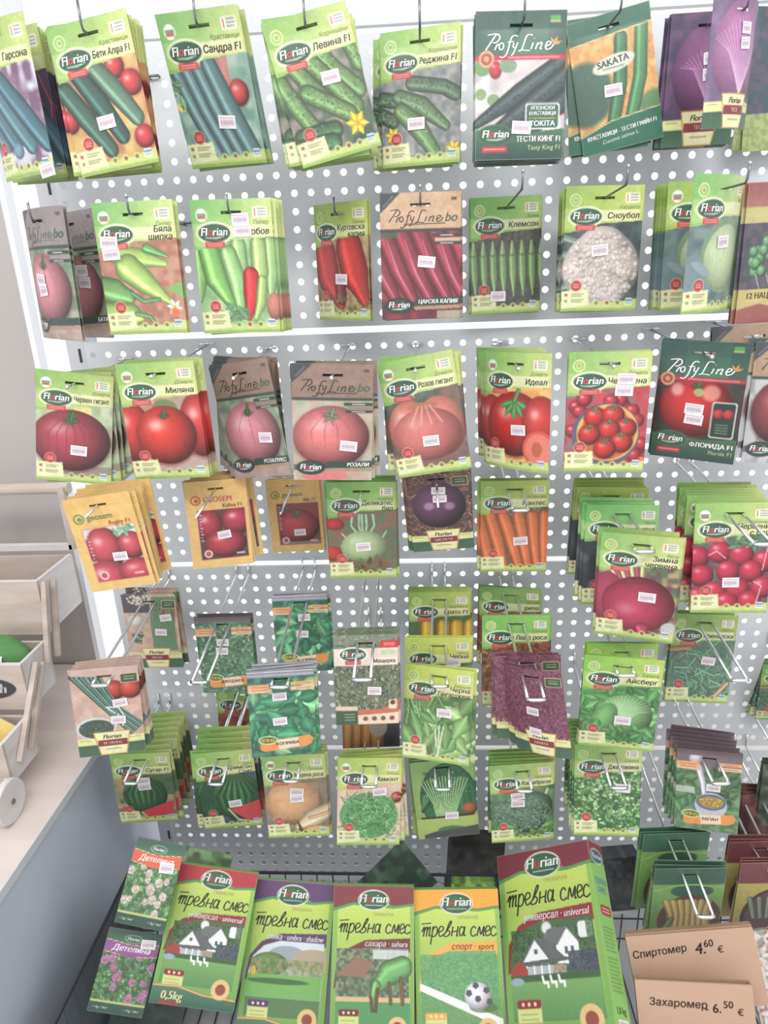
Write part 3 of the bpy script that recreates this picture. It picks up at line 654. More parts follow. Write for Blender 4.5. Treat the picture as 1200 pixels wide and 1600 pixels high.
def ph_bean_maroon(A):
    A.rect(0, 0, 1, 1.5, (196, 182, 92), (176, 156, 84)); A.rect(0, 0, 1, .4, (128, 66, 74)); A.ell(.6, 1.1, .5, .6, (80, 52, 50)); A.clip(.1, .5, 1, 1.5)
    A.ell(.6, 1.1, .44, .54, (110, 74, 80))
    for k in range(6): A.cap([(.2 + .14 * k, .7), (.3 + .1 * k, 1.1)], .04, (130, 150, 130), hl=.2)
    A.clip()
def ph_clover(A, c):
    A.speck(0, .35, 1, 1.34, [(80, 124, 76), (104, 150, 92), (60, 96, 62)], 3); A.leaves(0, .4, 1, 1.3, 160, .09, .04, [(90, 140, 84), (116, 166, 104), (70, 116, 70)])
    for _ in range(16):
        x, y = A.rng.uniform(.05, .95), A.rng.uniform(.46, 1.25); r = A.rng.uniform(.06, .1)
        for k in range(14): A.leaf(x, y, r, r * .22, k * .45, np.asarray(c) * A.rng.uniform(.8, 1.1), .2)
        A.ell(x, y, r * .4, r * .4, np.asarray(c) * .9, sh=.3)
# ------------------------------------------------------------------ printed layouts
W_ = (250, 250, 250); DG = (52, 84, 62); K_ = (48, 52, 44)
def florian_logo(A, cx, cy, rx=.2, ry=.1, rim=(226, 232, 190), banner=True, ts=None, green=(58, 100, 76)):
    A.ell(cx, cy, rx * 1.16, ry * 1.24, rim); A.ell(cx, cy, rx, ry, green, sh=.15)
    if banner:
        A.rect(cx - rx * .62, cy + ry * .95, cx + rx * .6, cy + ry * 1.62, (206, 62, 62))
        A.rect(cx - rx * .5, cy + ry * 1.12, cx + rx * .48, cy + ry * 1.22, (240, 190, 185), al=.7); A.rect(cx - rx * .5, cy + ry * 1.36, cx + rx * .48, cy + ry * 1.46, (240, 190, 185), al=.7)
    ts = ts or rx * .62
    A.T([('Fl', W_), ('o', (230, 70, 84)), ('rian', W_)], cx, cy + ts * .22, ts, W_, 'C', .18, bold=.012)
    A.cap([(cx - rx * .55, cy + ry * .52), (cx + rx * .1, cy + ry * .56), (cx + rx * .6, cy + ry * .38)], [.004, .007, .003], (230, 235, 225), sh=0, hl=0)
def seal(A, x, y, kind):
    if kind == 'flag':
        A.ell(x, y, .07, .07, (238, 240, 230)); A.clip(x - .06, y - .06, x + .06, y + .06)
        A.rect(x - .055, y - .02, x + .055, y + .01, (110, 150, 110)); A.rect(x - .05, y + .01, x + .05, y + .04, (196, 90, 84)); A.clip()
    else:
        A.ell(x, y, .075, .075, (214, 226, 160)); A.ell(x, y, .06, .06, (150, 186, 100)); A.ell(x, y, .036, .036, (208, 222, 150)); A.ell(x, y, .022, .022, (140, 176, 96))
def florian(A, photo, title, sub='', sk='bio', g=((134, 184, 92), (206, 214, 128)), slot=True, seed=0):
    photo(A)
    A.poly([(0, 0), (1, 0), (1, .415), (.42, .445), (.38, .50), (0, .545)], g[0]); 
    sl = A.w(0, 0, 1, .55); 
    t = np.clip((A.X * .9 + A.Y * .45 - .1), 0, 1)[..., None]; hm = (A.Y < np.interp(A.X, [0, .38, .42, 1], [.545, .5, .445, .415]))[..., None]
    A.c = np.where(hm, np.asarray(g[0]) * (1 - t) + np.asarray(g[1]) * t, A.c)
    A.rect(.0, .26, .42, .5, (222, 226, 150), al=.35)
    A.rect(.46, .285, .965, .415, (232, 232, 188), (226, 224, 170), al=.85)
    seal(A, .13, .165, sk)
    A.rect(.765, .09, .945, .205, (238, 240, 224), r=.015); A.rect(.785, .105, .80, .19, (206, 90, 70)); 
    for k in range(3): A.rect(.825, .105 + .032 * k, .925, .117 + .032 * k, (120, 124, 110))
    florian_logo(A, .27, .36)
    if sub: A.T(sub, .955, .275, .062, (120, 140, 80), 'R', .1)
    y = .385 if len(title) == 1 else .345
    for l in title:
        A.T(l, .955, y, .098, (56, 64, 40), 'R', .12, bold=.012, wmax=.46); y += .085
    # foot of the packet
    A.poly([(0, 1.5), (0, 1.36), (.4, 1.40), (.7, 1.40), (1, 1.35), (1, 1.5)], (196, 212, 124)); A.rect(0, 1.465, 1, 1.5, (150, 186, 92))
    A.poly([(.0, 1.25), (.35, 1.235), (.37, 1.43), (.02, 1.46)], (228, 232, 176)); 
    for k, y in enumerate((1.28, 1.305, 1.35, 1.375)): A.rect(.13, y, .30 - .03 * (k % 2), y + .012, (140, 140, 100))
    A.rect(.045, 1.28, .085, 1.315, (176, 90, 70)); A.rect(.045, 1.355, .085, 1.39, (150, 150, 110))
    A.ell(.19, 1.185, .08, .078, (236, 226, 190), al=.5); A.ell(.19, 1.185, .068, .066, (196, 52, 54)); 
    for k in range(3): A.rect(.15, 1.16 + .02 * k, .23, 1.168 + .02 * k, (236, 180, 176))
    for k in range(3): A.ell(.47 + .14 * k, 1.405, .042, .042, (206, 216, 140)); A.ell(.47 + .14 * k, 1.40, .024, .022, ((120, 140, 70), (140, 100, 60), (120, 130, 70))[k])
    A.rect(.85, 1.345, .94, 1.43, (238, 240, 236)); A.rect(.85, 1.36, .94, 1.385, (84, 140, 180)); A.rect(.86, 1.40, .93, 1.41, (110, 120, 110))
PROFY = [[(290, 95), (160, 268)], [(185, 105), (290, 92), (330, 120), (322, 158), (280, 188), (246, 186)], [(302, 206), (268, 268)], [(280, 238), (308, 206), (322, 212)],
         [(350, 190), (325, 215), (328, 255), (350, 266), (375, 240), (372, 200), (350, 190)], [(545, 125), (510, 112), (465, 150), (420, 300), (370, 350), (330, 340)], [(425, 185), (500, 180)],
         [(500, 195), (492, 240), (525, 245)], [(548, 190), (500, 300), (468, 332)], [(728, 118), (690, 105), (650, 130), (597, 265), (556, 284), (600, 274), (695, 283)],
         [(735, 195), (708, 265)], [(748, 150), (752, 146)], [(790, 195), (763, 268)], [(775, 226), (828, 195), (842, 208), (818, 262), (842, 262)],
         [(888, 238), (940, 215), (947, 190), (910, 188), (884, 238), (898, 270), (950, 256), (985, 212)]]
TREVNA = [[(158, 585), (176, 560), (167, 605)], [(170, 582), (193, 560), (184, 605)], [(187, 582), (210, 560), (201, 601), (210, 599)], [(158, 547), (218, 543)], [(228, 558), (208, 642)], [(222, 578), (240, 559), (252, 570), (246, 594), (229, 606), (217, 600)], [(262, 586), (286, 576), (287, 562), (272, 559), (259, 582), (266, 605), (288, 597)], [(303, 588), (323, 548), (337, 534), (335, 548), (310, 578), (290, 598), (297, 606), (319, 600), (326, 584), (311, 576)], [(347, 560), (335, 605)], [(338, 586), (369, 581)], [(379, 559), (367, 602), (376, 601)], [(413, 570), (399, 560), (385, 578), (387, 602), (401, 598), (416, 570)], [(419, 559), (409, 601), (420, 599)], [(484, 571), (472, 560), (456, 575), (453, 597), (467, 606), (483, 597)], [(488, 606), (506, 561), (511, 600), (535, 559), (526, 602), (535, 601)], [(543, 586), (566, 576), (567, 562), (553, 559), (540, 582), (547, 605), (569, 597)], [(604, 571), (592, 560), (576, 575), (573, 597), (587, 606), (606, 595)]]
def script(A, x, y, w, c, lw=.0062, only=None):
    """hand drawn 'Profy Line'"""
    k = w / 835.0
    A.txt.append(('#strokes', [[(x + (px - 150) * k, y + (py - 270) * k) for px, py in st] for st in PROFY], lw, c))
def profy_green(A, photo, title, t2, tokita=False):
    A.rect(0, 0, 1, 1.5, (46, 76, 74)); photo(A)
    A.rect(0, 0, 1, .43, (48, 82, 76), (66, 122, 92)); A.rect(.0, 0, .3, .43, (48, 78, 76), (50, 84, 76), al=.6); A.rect(.8, 0, 1, .43, (44, 72, 72), al=.5)
    A.rect(0, .43, 1, .485, (184, 52, 66)); A.rect(.36, .45, .93, .468, (226, 150, 160), al=.8)
    script(A, .1, .385, .76, W_)
    for a in (-2.2, -1.2, -.3): A.leaf(.87, .33, .08, .016, a, (226, 150, 70))
    A.ell(.12, .47, .085, .085, (212, 160, 120)); A.ell(.12, .47, .06, .06, (170, 70, 60)); A.ell(.12, .47, .03, .03, (212, 150, 110))
    A.rect(.82, .05, .93, .1, (70, 160, 84)); A.rect(.82, .1, .93, .115, (230, 200, 110))
    A.poly([(0, 1.18), (.3, 1.2), (.6, 1.22), (1, 1.18), (1, 1.5), (0, 1.5)], (70, 112, 82), c2=(44, 74, 70))
    A.ell(.23, 1.24, .2, .105, (206, 210, 190)); florian_logo(A, .23, 1.24, .18, .09, rim=(60, 104, 74), banner=False); A.rect(.08, 1.36, .36, 1.42, (206, 52, 60)); A.rect(.1, 1.38, .34, 1.39, (240, 170, 170))
    A.T(title, .965, 1.315, .082, W_, 'R', .0, bold=.02, wmax=.5); A.T(t2, .965, 1.40, .07, (190, 206, 150), 'R', .1, wmax=.42)
    if tokita:
        A.rect(.56, .92, .95, 1.19, (214, 222, 214), r=.03); A.rect(.575, .935, .935, 1.175, (58, 104, 84), r=.03)
        A.T('ЯПОНСКИ', .755, .99, .055, W_, 'C', bold=.01); A.T('КРАСТАВИЦИ', .755, 1.045, .055, W_, 'C', bold=.01, wmax=.3); A.T('от сортоподдържател', .755, 1.085, .03, (230, 200, 110), 'C', wmax=.3); A.T('TOKITA', .755, 1.155, .08, W_, 'C', bold=.015)
    else:
        A.rect(.67, .72, .95, 1.18, (210, 214, 206), r=.03); A.rect(.685, .735, .935, 1.165, (40, 60, 54), r=.03); A.ell(.75, .87, .06, .06, (206, 60, 52), sh=.3); A.ell(.86, .87, .06, .06, (206, 60, 52), sh=.3)
        for k in range(4): A.rect(.74, 1.0 + .035 * k, .88, 1.012 + .035 * k, (150, 176, 150), al=.8)
def profy_bo(A, photo, title, paper=(178, 142, 116), ink=(52, 46, 44)):
    A.rect(0, 0, 1, 1.5, (60, 74, 70)); photo(A)
    A.rect(0, 0, 1, .42, paper, np.asarray(paper) * .95); A.speck(0, 0, 1, .42, [paper, np.asarray(paper) * .93], 3, al=.5)
    A.poly([(0, 0), (.26, 0), (0, .24)], (62, 74, 78)); A.cap([(.04, .16), (.16, .04)], .006, (180, 150, 170), hl=0)
    script(A, .1, .34, .68, ink, .0052); A.T('bo', .80, .34, .15, (70, 100, 84), 'L', .3, bold=.01); A.rect(.88, .065, .945, .1, (104, 70, 50))
    A.cap([(.3, .37), (.8, .36)], .005, ink, hl=0)
    A.rect(0, .42, 1, .455, (58, 66, 62)); A.rect(.64, .48, 1, .52, (52, 66, 60)); A.rect(.68, .53, 1, .57, paper); A.rect(.66, .575, 1, .61, (52, 66, 60))
    for y in (.495, .588): A.rect(.74, y, .9, y + .012, (200, 200, 190))
    A.poly([(.38, 1.3), (.46, 1.245), (1, 1.235), (1, 1.325), (.4, 1.34)], (50, 72, 64)); A.poly([(.4, 1.345), (1, 1.33), (1, 1.375), (.42, 1.385)], (170, 138, 112))
    A.rect(0, 1.29, .4, 1.37, (50, 60, 58), al=.6); florian_logo(A, .22, 1.33, .16, .08, rim=(50, 56, 56), banner=False, green=(54, 78, 70))
    A.T(title, .965, 1.31, .07, W_, 'R', .12, bold=.015, wmax=.5)
def geosem(A, kind, brand, bc, title, tc):
    A.rect(0, 0, 1, 1.5, (226, 178, 98), (232, 196, 120)); A.speck(0, 0, 1, 1.5, [(226, 178, 98), (232, 190, 108)], 9, al=.4)
    A.rect(.15, .48, .95, 1.36, (226, 140, 110), r=.02); ph_geo(A, kind); 
    A.ell(.16, .32, .085, .08, bc); A.ell(.16, .32, .06, .056, (230, 186, 104)); A.ell(.17, .325, .035, .034, bc)
    A.T(brand, .28, .355, .125, bc, 'L', .0, bold=.02, wmax=.58); A.T(title, .9, .46, .09, tc, 'R', .0, bold=.02)
    for k in range(9): A.rect(.19, .56 + .055 * k, .235 - .02 * (k % 2), .585 + .055 * k, (214, 190, 210), al=.8)
    A.ell(.28, 1.25, .07, .07, (226, 200, 196)); A.ell(.28, 1.25, .045, .045, (190, 80, 84)); A.rect(.74, 1.26, .88, 1.29, (236, 210, 210), al=.8)
def trapez(A, photo, name, tagbox=True):
    photo(A)
    A.rect(0, 1.18, .34, 1.3, (222, 222, 150)); A.rect(.68, 1.18, 1, 1.3, (222, 222, 150)); A.rect(0, 1.3, 1, 1.5, (62, 98, 76), (70, 110, 84)); A.rect(.04, 1.21, .2, 1.22, (150, 150, 90)); A.rect(.78, 1.21, .95, 1.22, (150, 150, 90))
    if tagbox: A.rect(.72, .12, .98, .28, (206, 190, 150), r=.02); A.rect(.73, .13, .97, .27, (62, 84, 64), r=.02); A.rect(.78, .17, .93, .18, (180, 196, 150)); A.rect(.78, .21, .93, .22, (180, 196, 150))
    A.poly([(.24, 1.08), (.80, 1.08), (.72, 1.5), (.32, 1.5)], (196, 150, 70)); A.poly([(.26, 1.095), (.78, 1.095), (.705, 1.485), (.335, 1.485)], (232, 228, 172))
    A.rect(.3, 1.225, .74, 1.335, (142, 52, 62)); A.T('Florian', .52, 1.20, .1, (60, 70, 40), 'C', .2, bold=.012); A.T(name, .52, 1.3, .06, (236, 210, 190), 'C', bold=.01, wmax=.36)
    A.rect(.40, 1.385, .64, 1.4, (120, 110, 80), al=.7)
def orange(A, photo, name, n=1):
    photo(A)
    A.rect(0, 0, 1, .1, *(((196, 192, 206), (150, 156, 170)) if n else ((96, 74, 84), (120, 100, 108)))); A.rect(0, .03, 1, .045, (90, 84, 96), al=.8)
    A.rect(0, .22, .36, .36, (238, 160, 96), (228, 190, 160)); A.rect(.64, .2, 1, .255, (238, 170, 110)); A.rect(.64, .275, 1, .34, (232, 190, 150))
    for y in (.255, .3): A.rect(.06, y, .3, y + .018, (200, 90, 60), al=.7)
    for y in (.222, .3): A.rect(.72, y, .95, y + .014, (190, 80, 60), al=.7)
    A.poly([(.14, 1.22), (.5, 1.18), (.9, 1.14), (.95, 1.2), (.93, 1.3), (.85, 1.34), (.2, 1.4), (.14, 1.36)], (236, 150, 74)); A.poly([(.4, 1.195), (.72, 1.165), (.74, 1.335), (.42, 1.37)], (238, 226, 206), al=.85)
    A.ell(.26, 1.19, .15, .075, (226, 236, 190)); A.ell(.26, 1.19, .13, .06, (84, 116, 56)); A.T('ZE', .22, 1.215, .07, (226, 220, 90), 'R', .1, bold=.02); A.ell(.255, 1.19, .03, .03, (226, 150, 40)); A.T('KI', .30, 1.215, .07, (226, 220, 90), 'L', .1, bold=.02)
    A.T(name, .56, 1.285, .075, (56, 40, 34), 'C', rot=3, bold=.02)
def thyme_pack(A):
    ph_thyme(A)
    A.rect(0, .0, 1, .16, (124, 134, 116)); A.leaves(0, 0, 1, .2, 60, .06, .015, [(120, 140, 100), (150, 160, 130)]); A.rect(0, .22, 1, .5, (228, 212, 196)); A.rect(.72, .1, 1, .22, (214, 56, 58)); A.rect(.78, .14, .95, .15, (240, 190, 190)); A.rect(.78, .17, .95, .18, (240, 190, 190))
    A.rect(.74, .25, .96, .33, (190, 206, 160)); A.rect(.62, .37, .98, .49, (238, 226, 206)); florian_logo(A, .3, .32, .2, .1, rim=(236, 236, 224)); A.T('Мащерка', .955, .455, .085, (70, 50, 40), 'R', bold=.015, wmax=.34)
    A.poly([(0, 1.26), (.4, 1.24), (.7, 1.24), (1, 1.1), (1, 1.5), (0, 1.5)], (206, 110, 84)); A.poly([(.3, 1.34), (1, 1.3), (1, 1.5), (.3, 1.5)], (236, 210, 184)); A.rect(0, 1.26, .35, 1.5, (64, 92, 66)); A.rect(0, 1.18, .35, 1.25, (226, 200, 176))
    for k in range(3): A.rect(.14, 1.31 + .05 * k, .3, 1.322 + .05 * k, (170, 190, 150))
    for k in range(4): A.ell(.47 + .14 * k, 1.4, .04, .04, (120, 90, 70)); 
    A.rect(.84, 1.08, .97, 1.24, (236, 214, 184), r=.02); A.ell(.905, 1.13, .04, .04, (110, 60, 50))
def peas_pack(A):
    A.rect(0, 0, 1, 1.5, (190, 182, 120), (196, 180, 116)); A.rect(0, 0, 1, .25, (150, 84, 84), (170, 110, 96)); ph_peas(A); A.rect(0, 1.12, 1, 1.26, (200, 184, 110)); A.T('12 НАЦ', .12, 1.22, .09, (70, 60, 40), 'L', bold=.02); A.poly([(0, 1.34), (.3, 1.28), (.6, 1.34), (1, 1.28), (1, 1.5), (0, 1.5)], (166, 92, 88))
def sakata(A):
    A.rect(0, 0, 1, 1.5, (226, 168, 96)); A.speck(0, .2, 1, 1.3, [(226, 168, 96), (236, 186, 116), (214, 150, 84)], 6)
    for k in range(16): A.rect(.42, .42 + .045 * k, .62, .425 + .045 * k, (200, 140, 80), al=.6)
    A.ell(.12, .82, .34, .36, (70, 104, 88), soft=5); A.ell(.95, 1.1, .2, .16, (90, 140, 90), soft=5)
    A.cap([(.62, .3), (.55, .8), (.4, 1.25)], [.08, .085, .08], (66, 124, 84), hl=.35); A.cap([(.88, .2), (.8, .75), (.62, 1.25)], [.08, .085, .08], (74, 136, 86), hl=.4)
    for _ in range(90): A.ell(A.rng.uniform(.35, .95), A.rng.uniform(.35, 1.2), .01, .012, (96, 150, 90), al=.4)
    A.poly([(0, 0), (1, 0), (1, .2), (.6, .22), (0, .26)], (44, 104, 84)); A.cap([(0, .27), (.6, .23), (1, .205)], .008, (222, 210, 140), hl=0)
    A.poly([(0, 1.28), (.4, 1.17), (1, 1.13), (1, 1.5), (0, 1.5)], (40, 112, 88)); A.cap([(0, 1.28), (.4, 1.17), (1, 1.13)], .008, (222, 210, 140), hl=0)
    A.ell(.5, .55, .26, .095, (214, 216, 200), rot=-.12); A.T('SAKATA', .5, .56, .105, (60, 84, 84), 'C', rot=4, bold=.015); A.rect(.36, .585, .62, .6, (110, 120, 120), al=.8)
    A.T('КРАСТАВИЦИ - ТЕСТИ ГРИЙН F1', .08, 1.34, .068, W_, 'L', rot=3, bold=.02, wmax=.86); A.T('Cucumis sativus L.', .26, 1.41, .062, (210, 226, 210), 'L', .15, rot=4, wmax=.46)
def plain_dark(A, c=(60, 84, 70)):
    A.rect(0, 0, 1, 1.5, c); A.speck(0, 0, 1, 1.5, [c, np.asarray(c) * 1.3, np.asarray(c) * .75], 9)
def green_misc(A):
    A.rect(0, 0, 1, 1.5, (84, 90, 96)); A.speck(0, 0, 1, 1.1, [(70, 84, 90), (96, 84, 110), (60, 84, 90)], 6); A.rect(0, 1.1, 1, 1.5, (168, 180, 110)); A.speck(0, 1.1, 1, 1.5, [(168, 180, 110), (130, 150, 84)], 3, al=.6)
def clover_pack(A, band, c, fc):
    A.rect(0, 0, 1, 1.5, (56, 92, 74)); ph_clover(A, fc); A.rect(0, 0, 1, .22, (50, 84, 70), (66, 112, 80)); A.poly([(0, .2), (.5, .26), (1, .2), (1, .42), (.5, .48), (0, .42)], c); A.cap([(0, .2), (.5, .26), (1, .2)], .008, (230, 214, 160), hl=0); A.cap([(0, .42), (.5, .48), (1, .42)], .008, (230, 214, 160), hl=0)
    A.rect(.32, .43, .62, .48, band); A.ell(.5, .15, .17, .075, (180, 200, 160)); A.ell(.5, .15, .155, .065, (54, 100, 70)); A.T('Florian', .5, .175, .085, W_, 'C', .18, bold=.012); A.T('Детелина', .5, .38, .15, W_, 'C', .3, bold=.01, wmax=.8)
    A.rect(0, 1.28, 1, 1.32, (196, 200, 120)); A.rect(0, 1.32, 1, 1.5, (48, 82, 68)); A.T('• 12g / 10m²', .08, 1.42, .055, (220, 230, 210), 'L', wmax=.3); A.T('• 15g / 10m²', .92, 1.42, .055, (220, 230, 210), 'R', wmax=.3)
def house(A, x, y, k):
    A.poly([(x - .02 * k, y + .16 * k), (x + .14 * k, y - .06 * k), (x + .24 * k, y + .12 * k), (x + .24 * k, y + .34 * k), (x, y + .34 * k)], (232, 234, 238)); A.poly([(x + .14 * k, y - .08 * k), (x + .36 * k, y - .1 * k), (x + .52 * k, y + .14 * k), (x + .26 * k, y + .14 * k)], (104, 108, 110)); A.poly([(x - .05 * k, y + .18 * k), (x + .14 * k, y - .1 * k), (x + .18 * k, y - .07 * k), (x, y + .2 * k)], (110, 112, 112))
    A.poly([(x + .34 * k, y - .02 * k), (x + .5 * k, y - .2 * k), (x + .62 * k, y - .02 * k), (x + .62 * k, y + .26 * k), (x + .36 * k, y + .26 * k)], (236, 238, 240)); A.poly([(x + .3 * k, y - .02 * k), (x + .34 * k, y - .16 * k), (x + .5 * k, y - .22 * k), (x + .38 * k, y + .02 * k)], (112, 114, 116))
    A.rect(x + .02 * k, y + .2 * k, x + .5 * k, y + .225 * k, (130, 132, 132)); 
    for q in range(4): A.rect(x + .05 * k + .1 * k * q, y + .23 * k, x + .08 * k + .1 * k * q, y + .34 * k, (120, 126, 130))
    for q in range(2): A.rect(x + .43 * k + .07 * k * q, y + .04 * k, x + .46 * k + .07 * k * q, y + .14 * k, (90, 96, 104))
def grass_box(A, kind, wt):
    a = A.a; S = a / 1.75
    A.rect(0, 0, 1, a, (206, 220, 92), (104, 158, 78)); top = {'u': (186, 46, 54) if wt[0] == '0' else (128, 44, 60), 's': (96, 60, 110), 'h': (134, 56, 58), 'p': (240, 160, 44)}[kind]; band = {'u': (150, 44, 48), 's': (92, 58, 104), 'h': (120, 52, 50), 'p': (238, 168, 70)}[kind]
    A.rect(0, 0, .06, a, (110, 170, 70), al=.6); A.rect(.95, 0, 1, a, (110, 170, 70), al=.6)
    A.clip(0, .56 * S, .97, a)
    pt = [(.06, 1.05 * S), (.1, .86 * S), (.22, .74 * S), (.4, .68 * S), (.93, .68 * S), (.93, 1.5 * S), (.06, 1.5 * S)]
    A.poly([(.03, 1.12 * S), (.06, .86 * S), (.18, .70 * S), (.4, .6 * S), (.95, .57 * S), (.95, .72 * S), (.4, .72 * S), (.06, 1.1 * S)], band)
    if kind in 'uU':
        P = lambda *q: [(x, y * S) for x, y in q]
        A.poly(pt, (72, 104, 64)); A.speck(.1, .74 * S, .92, 1.14 * S, [(70, 104, 62), (96, 126, 82), (48, 76, 50)], 1.6, al=.9); A.ell(.47, .745 * S, .05, .05, (222, 228, 228), soft=3); A.rect(.78, .72 * S, .92, .86 * S, (224, 230, 230), r=.03); A.speck(.86, .7 * S, .93, .95 * S, [(84, 116, 76), (60, 90, 60)], 2, al=.8)
        A.poly(P((.40, .86), (.48, .755), (.66, .75), (.60, .90)), (108, 112, 114)); A.poly(P((.55, .90), (.67, .755), (.77, .89), (.77, 1.06), (.55, 1.06)), (238, 240, 242)); A.cap(P((.56, .89), (.67, .75), (.78, .89)), .008, (120, 122, 124), hl=0)
        A.poly(P((.20, 1.01), (.335, .83), (.46, 1.0), (.46, 1.05), (.20, 1.05)), (236, 238, 241)); A.poly(P((.335, .82), (.44, .835), (.62, 1.0), (.47, 1.015)), (98, 102, 104)); A.cap(P((.19, 1.02), (.335, .825), (.47, 1.01)), .008, (112, 114, 116), hl=0)
        A.poly(P((.16, 1.045), (.20, 1.02), (.64, 1.0), (.68, 1.03), (.18, 1.065)), (92, 96, 98)); A.rect(.22, 1.06 * S, .62, 1.14 * S, (176, 182, 188)); 
        for q in range(6): A.rect(.225 + .075 * q, 1.055 * S, .24 + .075 * q, 1.14 * S, (240, 242, 244))
        for x in (.63, .69): A.rect(x, .92 * S, x + .03, .98 * S, (84, 92, 104))
        A.rect(.32, .92 * S, .355, .96 * S, (84, 92, 104)); A.speck(.66, .96 * S, .93, 1.15 * S, [(78, 80, 108), (92, 104, 96), (60, 70, 84)], 1.6, al=.95); A.speck(.50, 1.06 * S, .62, 1.16 * S, [(190, 140, 140), (110, 130, 90)], 1.4, al=.9)
        A.poly([(.07, 1.08 * S), (.15, 1.0 * S), (.24, 1.08 * S), (.24, 1.14 * S), (.07, 1.14 * S)], (176, 60, 50)); A.rect(.06, 1.13 * S, .93, 1.19 * S, (60, 96, 60)); A.rect(.06, 1.185 * S, .93, 1.5 * S, (116, 168, 90), (86, 142, 80))
        for q in range(3): A.cap([(.38 + .08 * q, 1.15 * S), (.39 + .08 * q, 1.2 * S), (.43 + .08 * q, 1.2 * S), (.43 + .08 * q, 1.235 * S)], .011, (238, 240, 240), sh=0, hl=0)
        A.ell(.12, 1.18 * S, .07, .03, (150, 170, 190))
    elif kind == 's':
        A.poly(pt, (206, 216, 222)); A.ell(.5, .86 * S, .24, .12, (150, 160, 170)); A.ell(.82, .88 * S, .26, .12, (176, 160, 130)); A.ell(.3, .94 * S, .22, .12, (110, 146, 80), sh=.3); A.speck(.08, .88 * S, .93, 1.06 * S, [(110, 140, 80), (90, 120, 70), (160, 150, 100)], 4, al=.7); A.rect(.06, 1.05 * S, .93, 1.5 * S, (116, 176, 84), (110, 176, 96)); A.ell(.42, 1.12 * S, .36, .03, (64, 110, 60)); A.rect(.06, 1.3 * S, .93, 1.5 * S, (80, 112, 74), al=.8); A.ell(.12, 1.02 * S, .03, .05, (220, 180, 60))
    elif kind == 'h':
        A.poly(pt, (120, 130, 104)); A.speck(.06, .7 * S, .93, 1.2 * S, [(110, 126, 96), (140, 150, 120), (80, 96, 76)], 4, al=.9); A.rect(.5, .7 * S, .93, .8 * S, (214, 218, 222), al=.8); A.poly([(.06, .98 * S), (.3, .78 * S), (.5, .84 * S), (.4, 1.0 * S)], (150, 110, 90)); A.rect(.06, 1.2 * S, .95, 1.26 * S, (210, 180, 130)); A.rect(.06, 1.25 * S, .95, 1.5 * S, (84, 150, 90))
        A.cap([(.86, .88 * S), (.7, .94 * S), (.54, 1.1 * S)], [.12, .13, .07], (112, 176, 100), hl=.2); A.cap([(.54, 1.08 * S), (.5, 1.22 * S)], [.06, .03], (112, 170, 96)); A.cap([(.56, 1.12 * S), (.54, 1.34 * S)], .02, (110, 80, 60), hl=0); A.cap([(.48, 1.2 * S), (.5, 1.34 * S)], .018, (110, 84, 60), hl=0); A.cap([(.84, 1.0 * S), (.86, 1.26 * S)], .022, (120, 100, 70), hl=0); A.cap([(.7, 1.05 * S), (.72, 1.26 * S)], .02, (110, 96, 70), hl=0)
    else:
        A.poly(pt, (106, 168, 110)); A.speck(.06, .72 * S, .95, 1.5 * S, [(100, 162, 100), (116, 174, 116), (88, 150, 92)], 2, al=.9); A.rect(.06, 1.2 * S, .95, 1.5 * S, (110, 150, 84), al=.5); A.poly([(.05, 1.02 * S), (.05, 1.1 * S), (.98, 1.5 * S), (.98, 1.4 * S)], (236, 238, 232)); A.ell(.76, 1.28 * S, .16, .05, (66, 110, 66), al=.7)
        A.ell(.7, 1.16 * S, .15, .135, (232, 230, 240), sh=.3); 
        for x, y in ((.7, 1.19), (.6, 1.13), (.68, 1.05), (.8, 1.1), (.83, 1.22)): A.poly([(x + .04 * math.cos(t), y * S + .036 * math.sin(t)) for t in (0.3, 1.56, 2.8, 4.07, 5.33)], (84, 86, 92))
    A.clip()
    A.poly([(0, 0), (1, 0), (1, .2 * S), (.75, .22 * S), (.5, .16 * S), (.2, .2 * S), (0, .26 * S)], top); A.cap([(0, .27 * S), (.25, .2 * S), (.5, .21 * S), (.75, .235 * S), (1, .2 * S)], [.016, .014, .02, .014, .014], (84, 160, 90), hl=0)
    A.ell(.5, .16 * S, .195, .115, (214, 220, 190)); A.ell(.5, .16 * S, .18, .1, (56, 104, 70), sh=.15); A.T([('Fl', W_), ('o', (230, 70, 84)), ('rian', W_)], .5, .185 * S, .13, W_, 'C', .18, bold=.012); A.rect(.39, .215 * S, .62, .222 * S, (220, 230, 210))
    A.T('ПРЕМИУМ', .5, .335 * S, .05, (170, 160, 70), 'L', wmax=.4)
    A.txt.append(('#strokes', [[((px - 115) / 515, .52 * S + (py - 605) / 515 * 1.12) for px, py in st] for st in TREVNA], .0066, (44, 48, 36)))
    A.T({'u': 'универсал · universal', 's': 'сянка · umbra · shadow', 'h': 'сахара · sahara', 'p': 'спорт · sport'}[kind], .92, .665 * S, .085, (150, 84, 30) if kind == 'p' else W_, 'R', .25, bold=.006, wmax=.68 if kind in 'us' else .52)
    A.rect(.1, 1.36 * S, .34, 1.53 * S, (206, 214, 130), r=.01); A.rect(.1, 1.33 * S, .34, 1.4 * S, band, r=.02)
    for q in range(3): A.ell(.16 + .06 * q, 1.365 * S, .014, .014, (240, 226, 200))
    A.rect(.13, 1.44 * S, .3, 1.45 * S, (150, 170, 90)); A.rect(.13, 1.48 * S, .3, 1.49 * S, (150, 170, 90))
    A.poly([(0, 1.54 * S), (.3, 1.53 * S), (.6, 1.6 * S), (1, 1.62 * S), (1, a), (0, a)], (80, 128, 92), c2=(46, 92, 76)); A.cap([(0, 1.53 * S), (.3, 1.52 * S), (.6, 1.59 * S), (1, 1.61 * S)], .012, (226, 170, 110), hl=0)
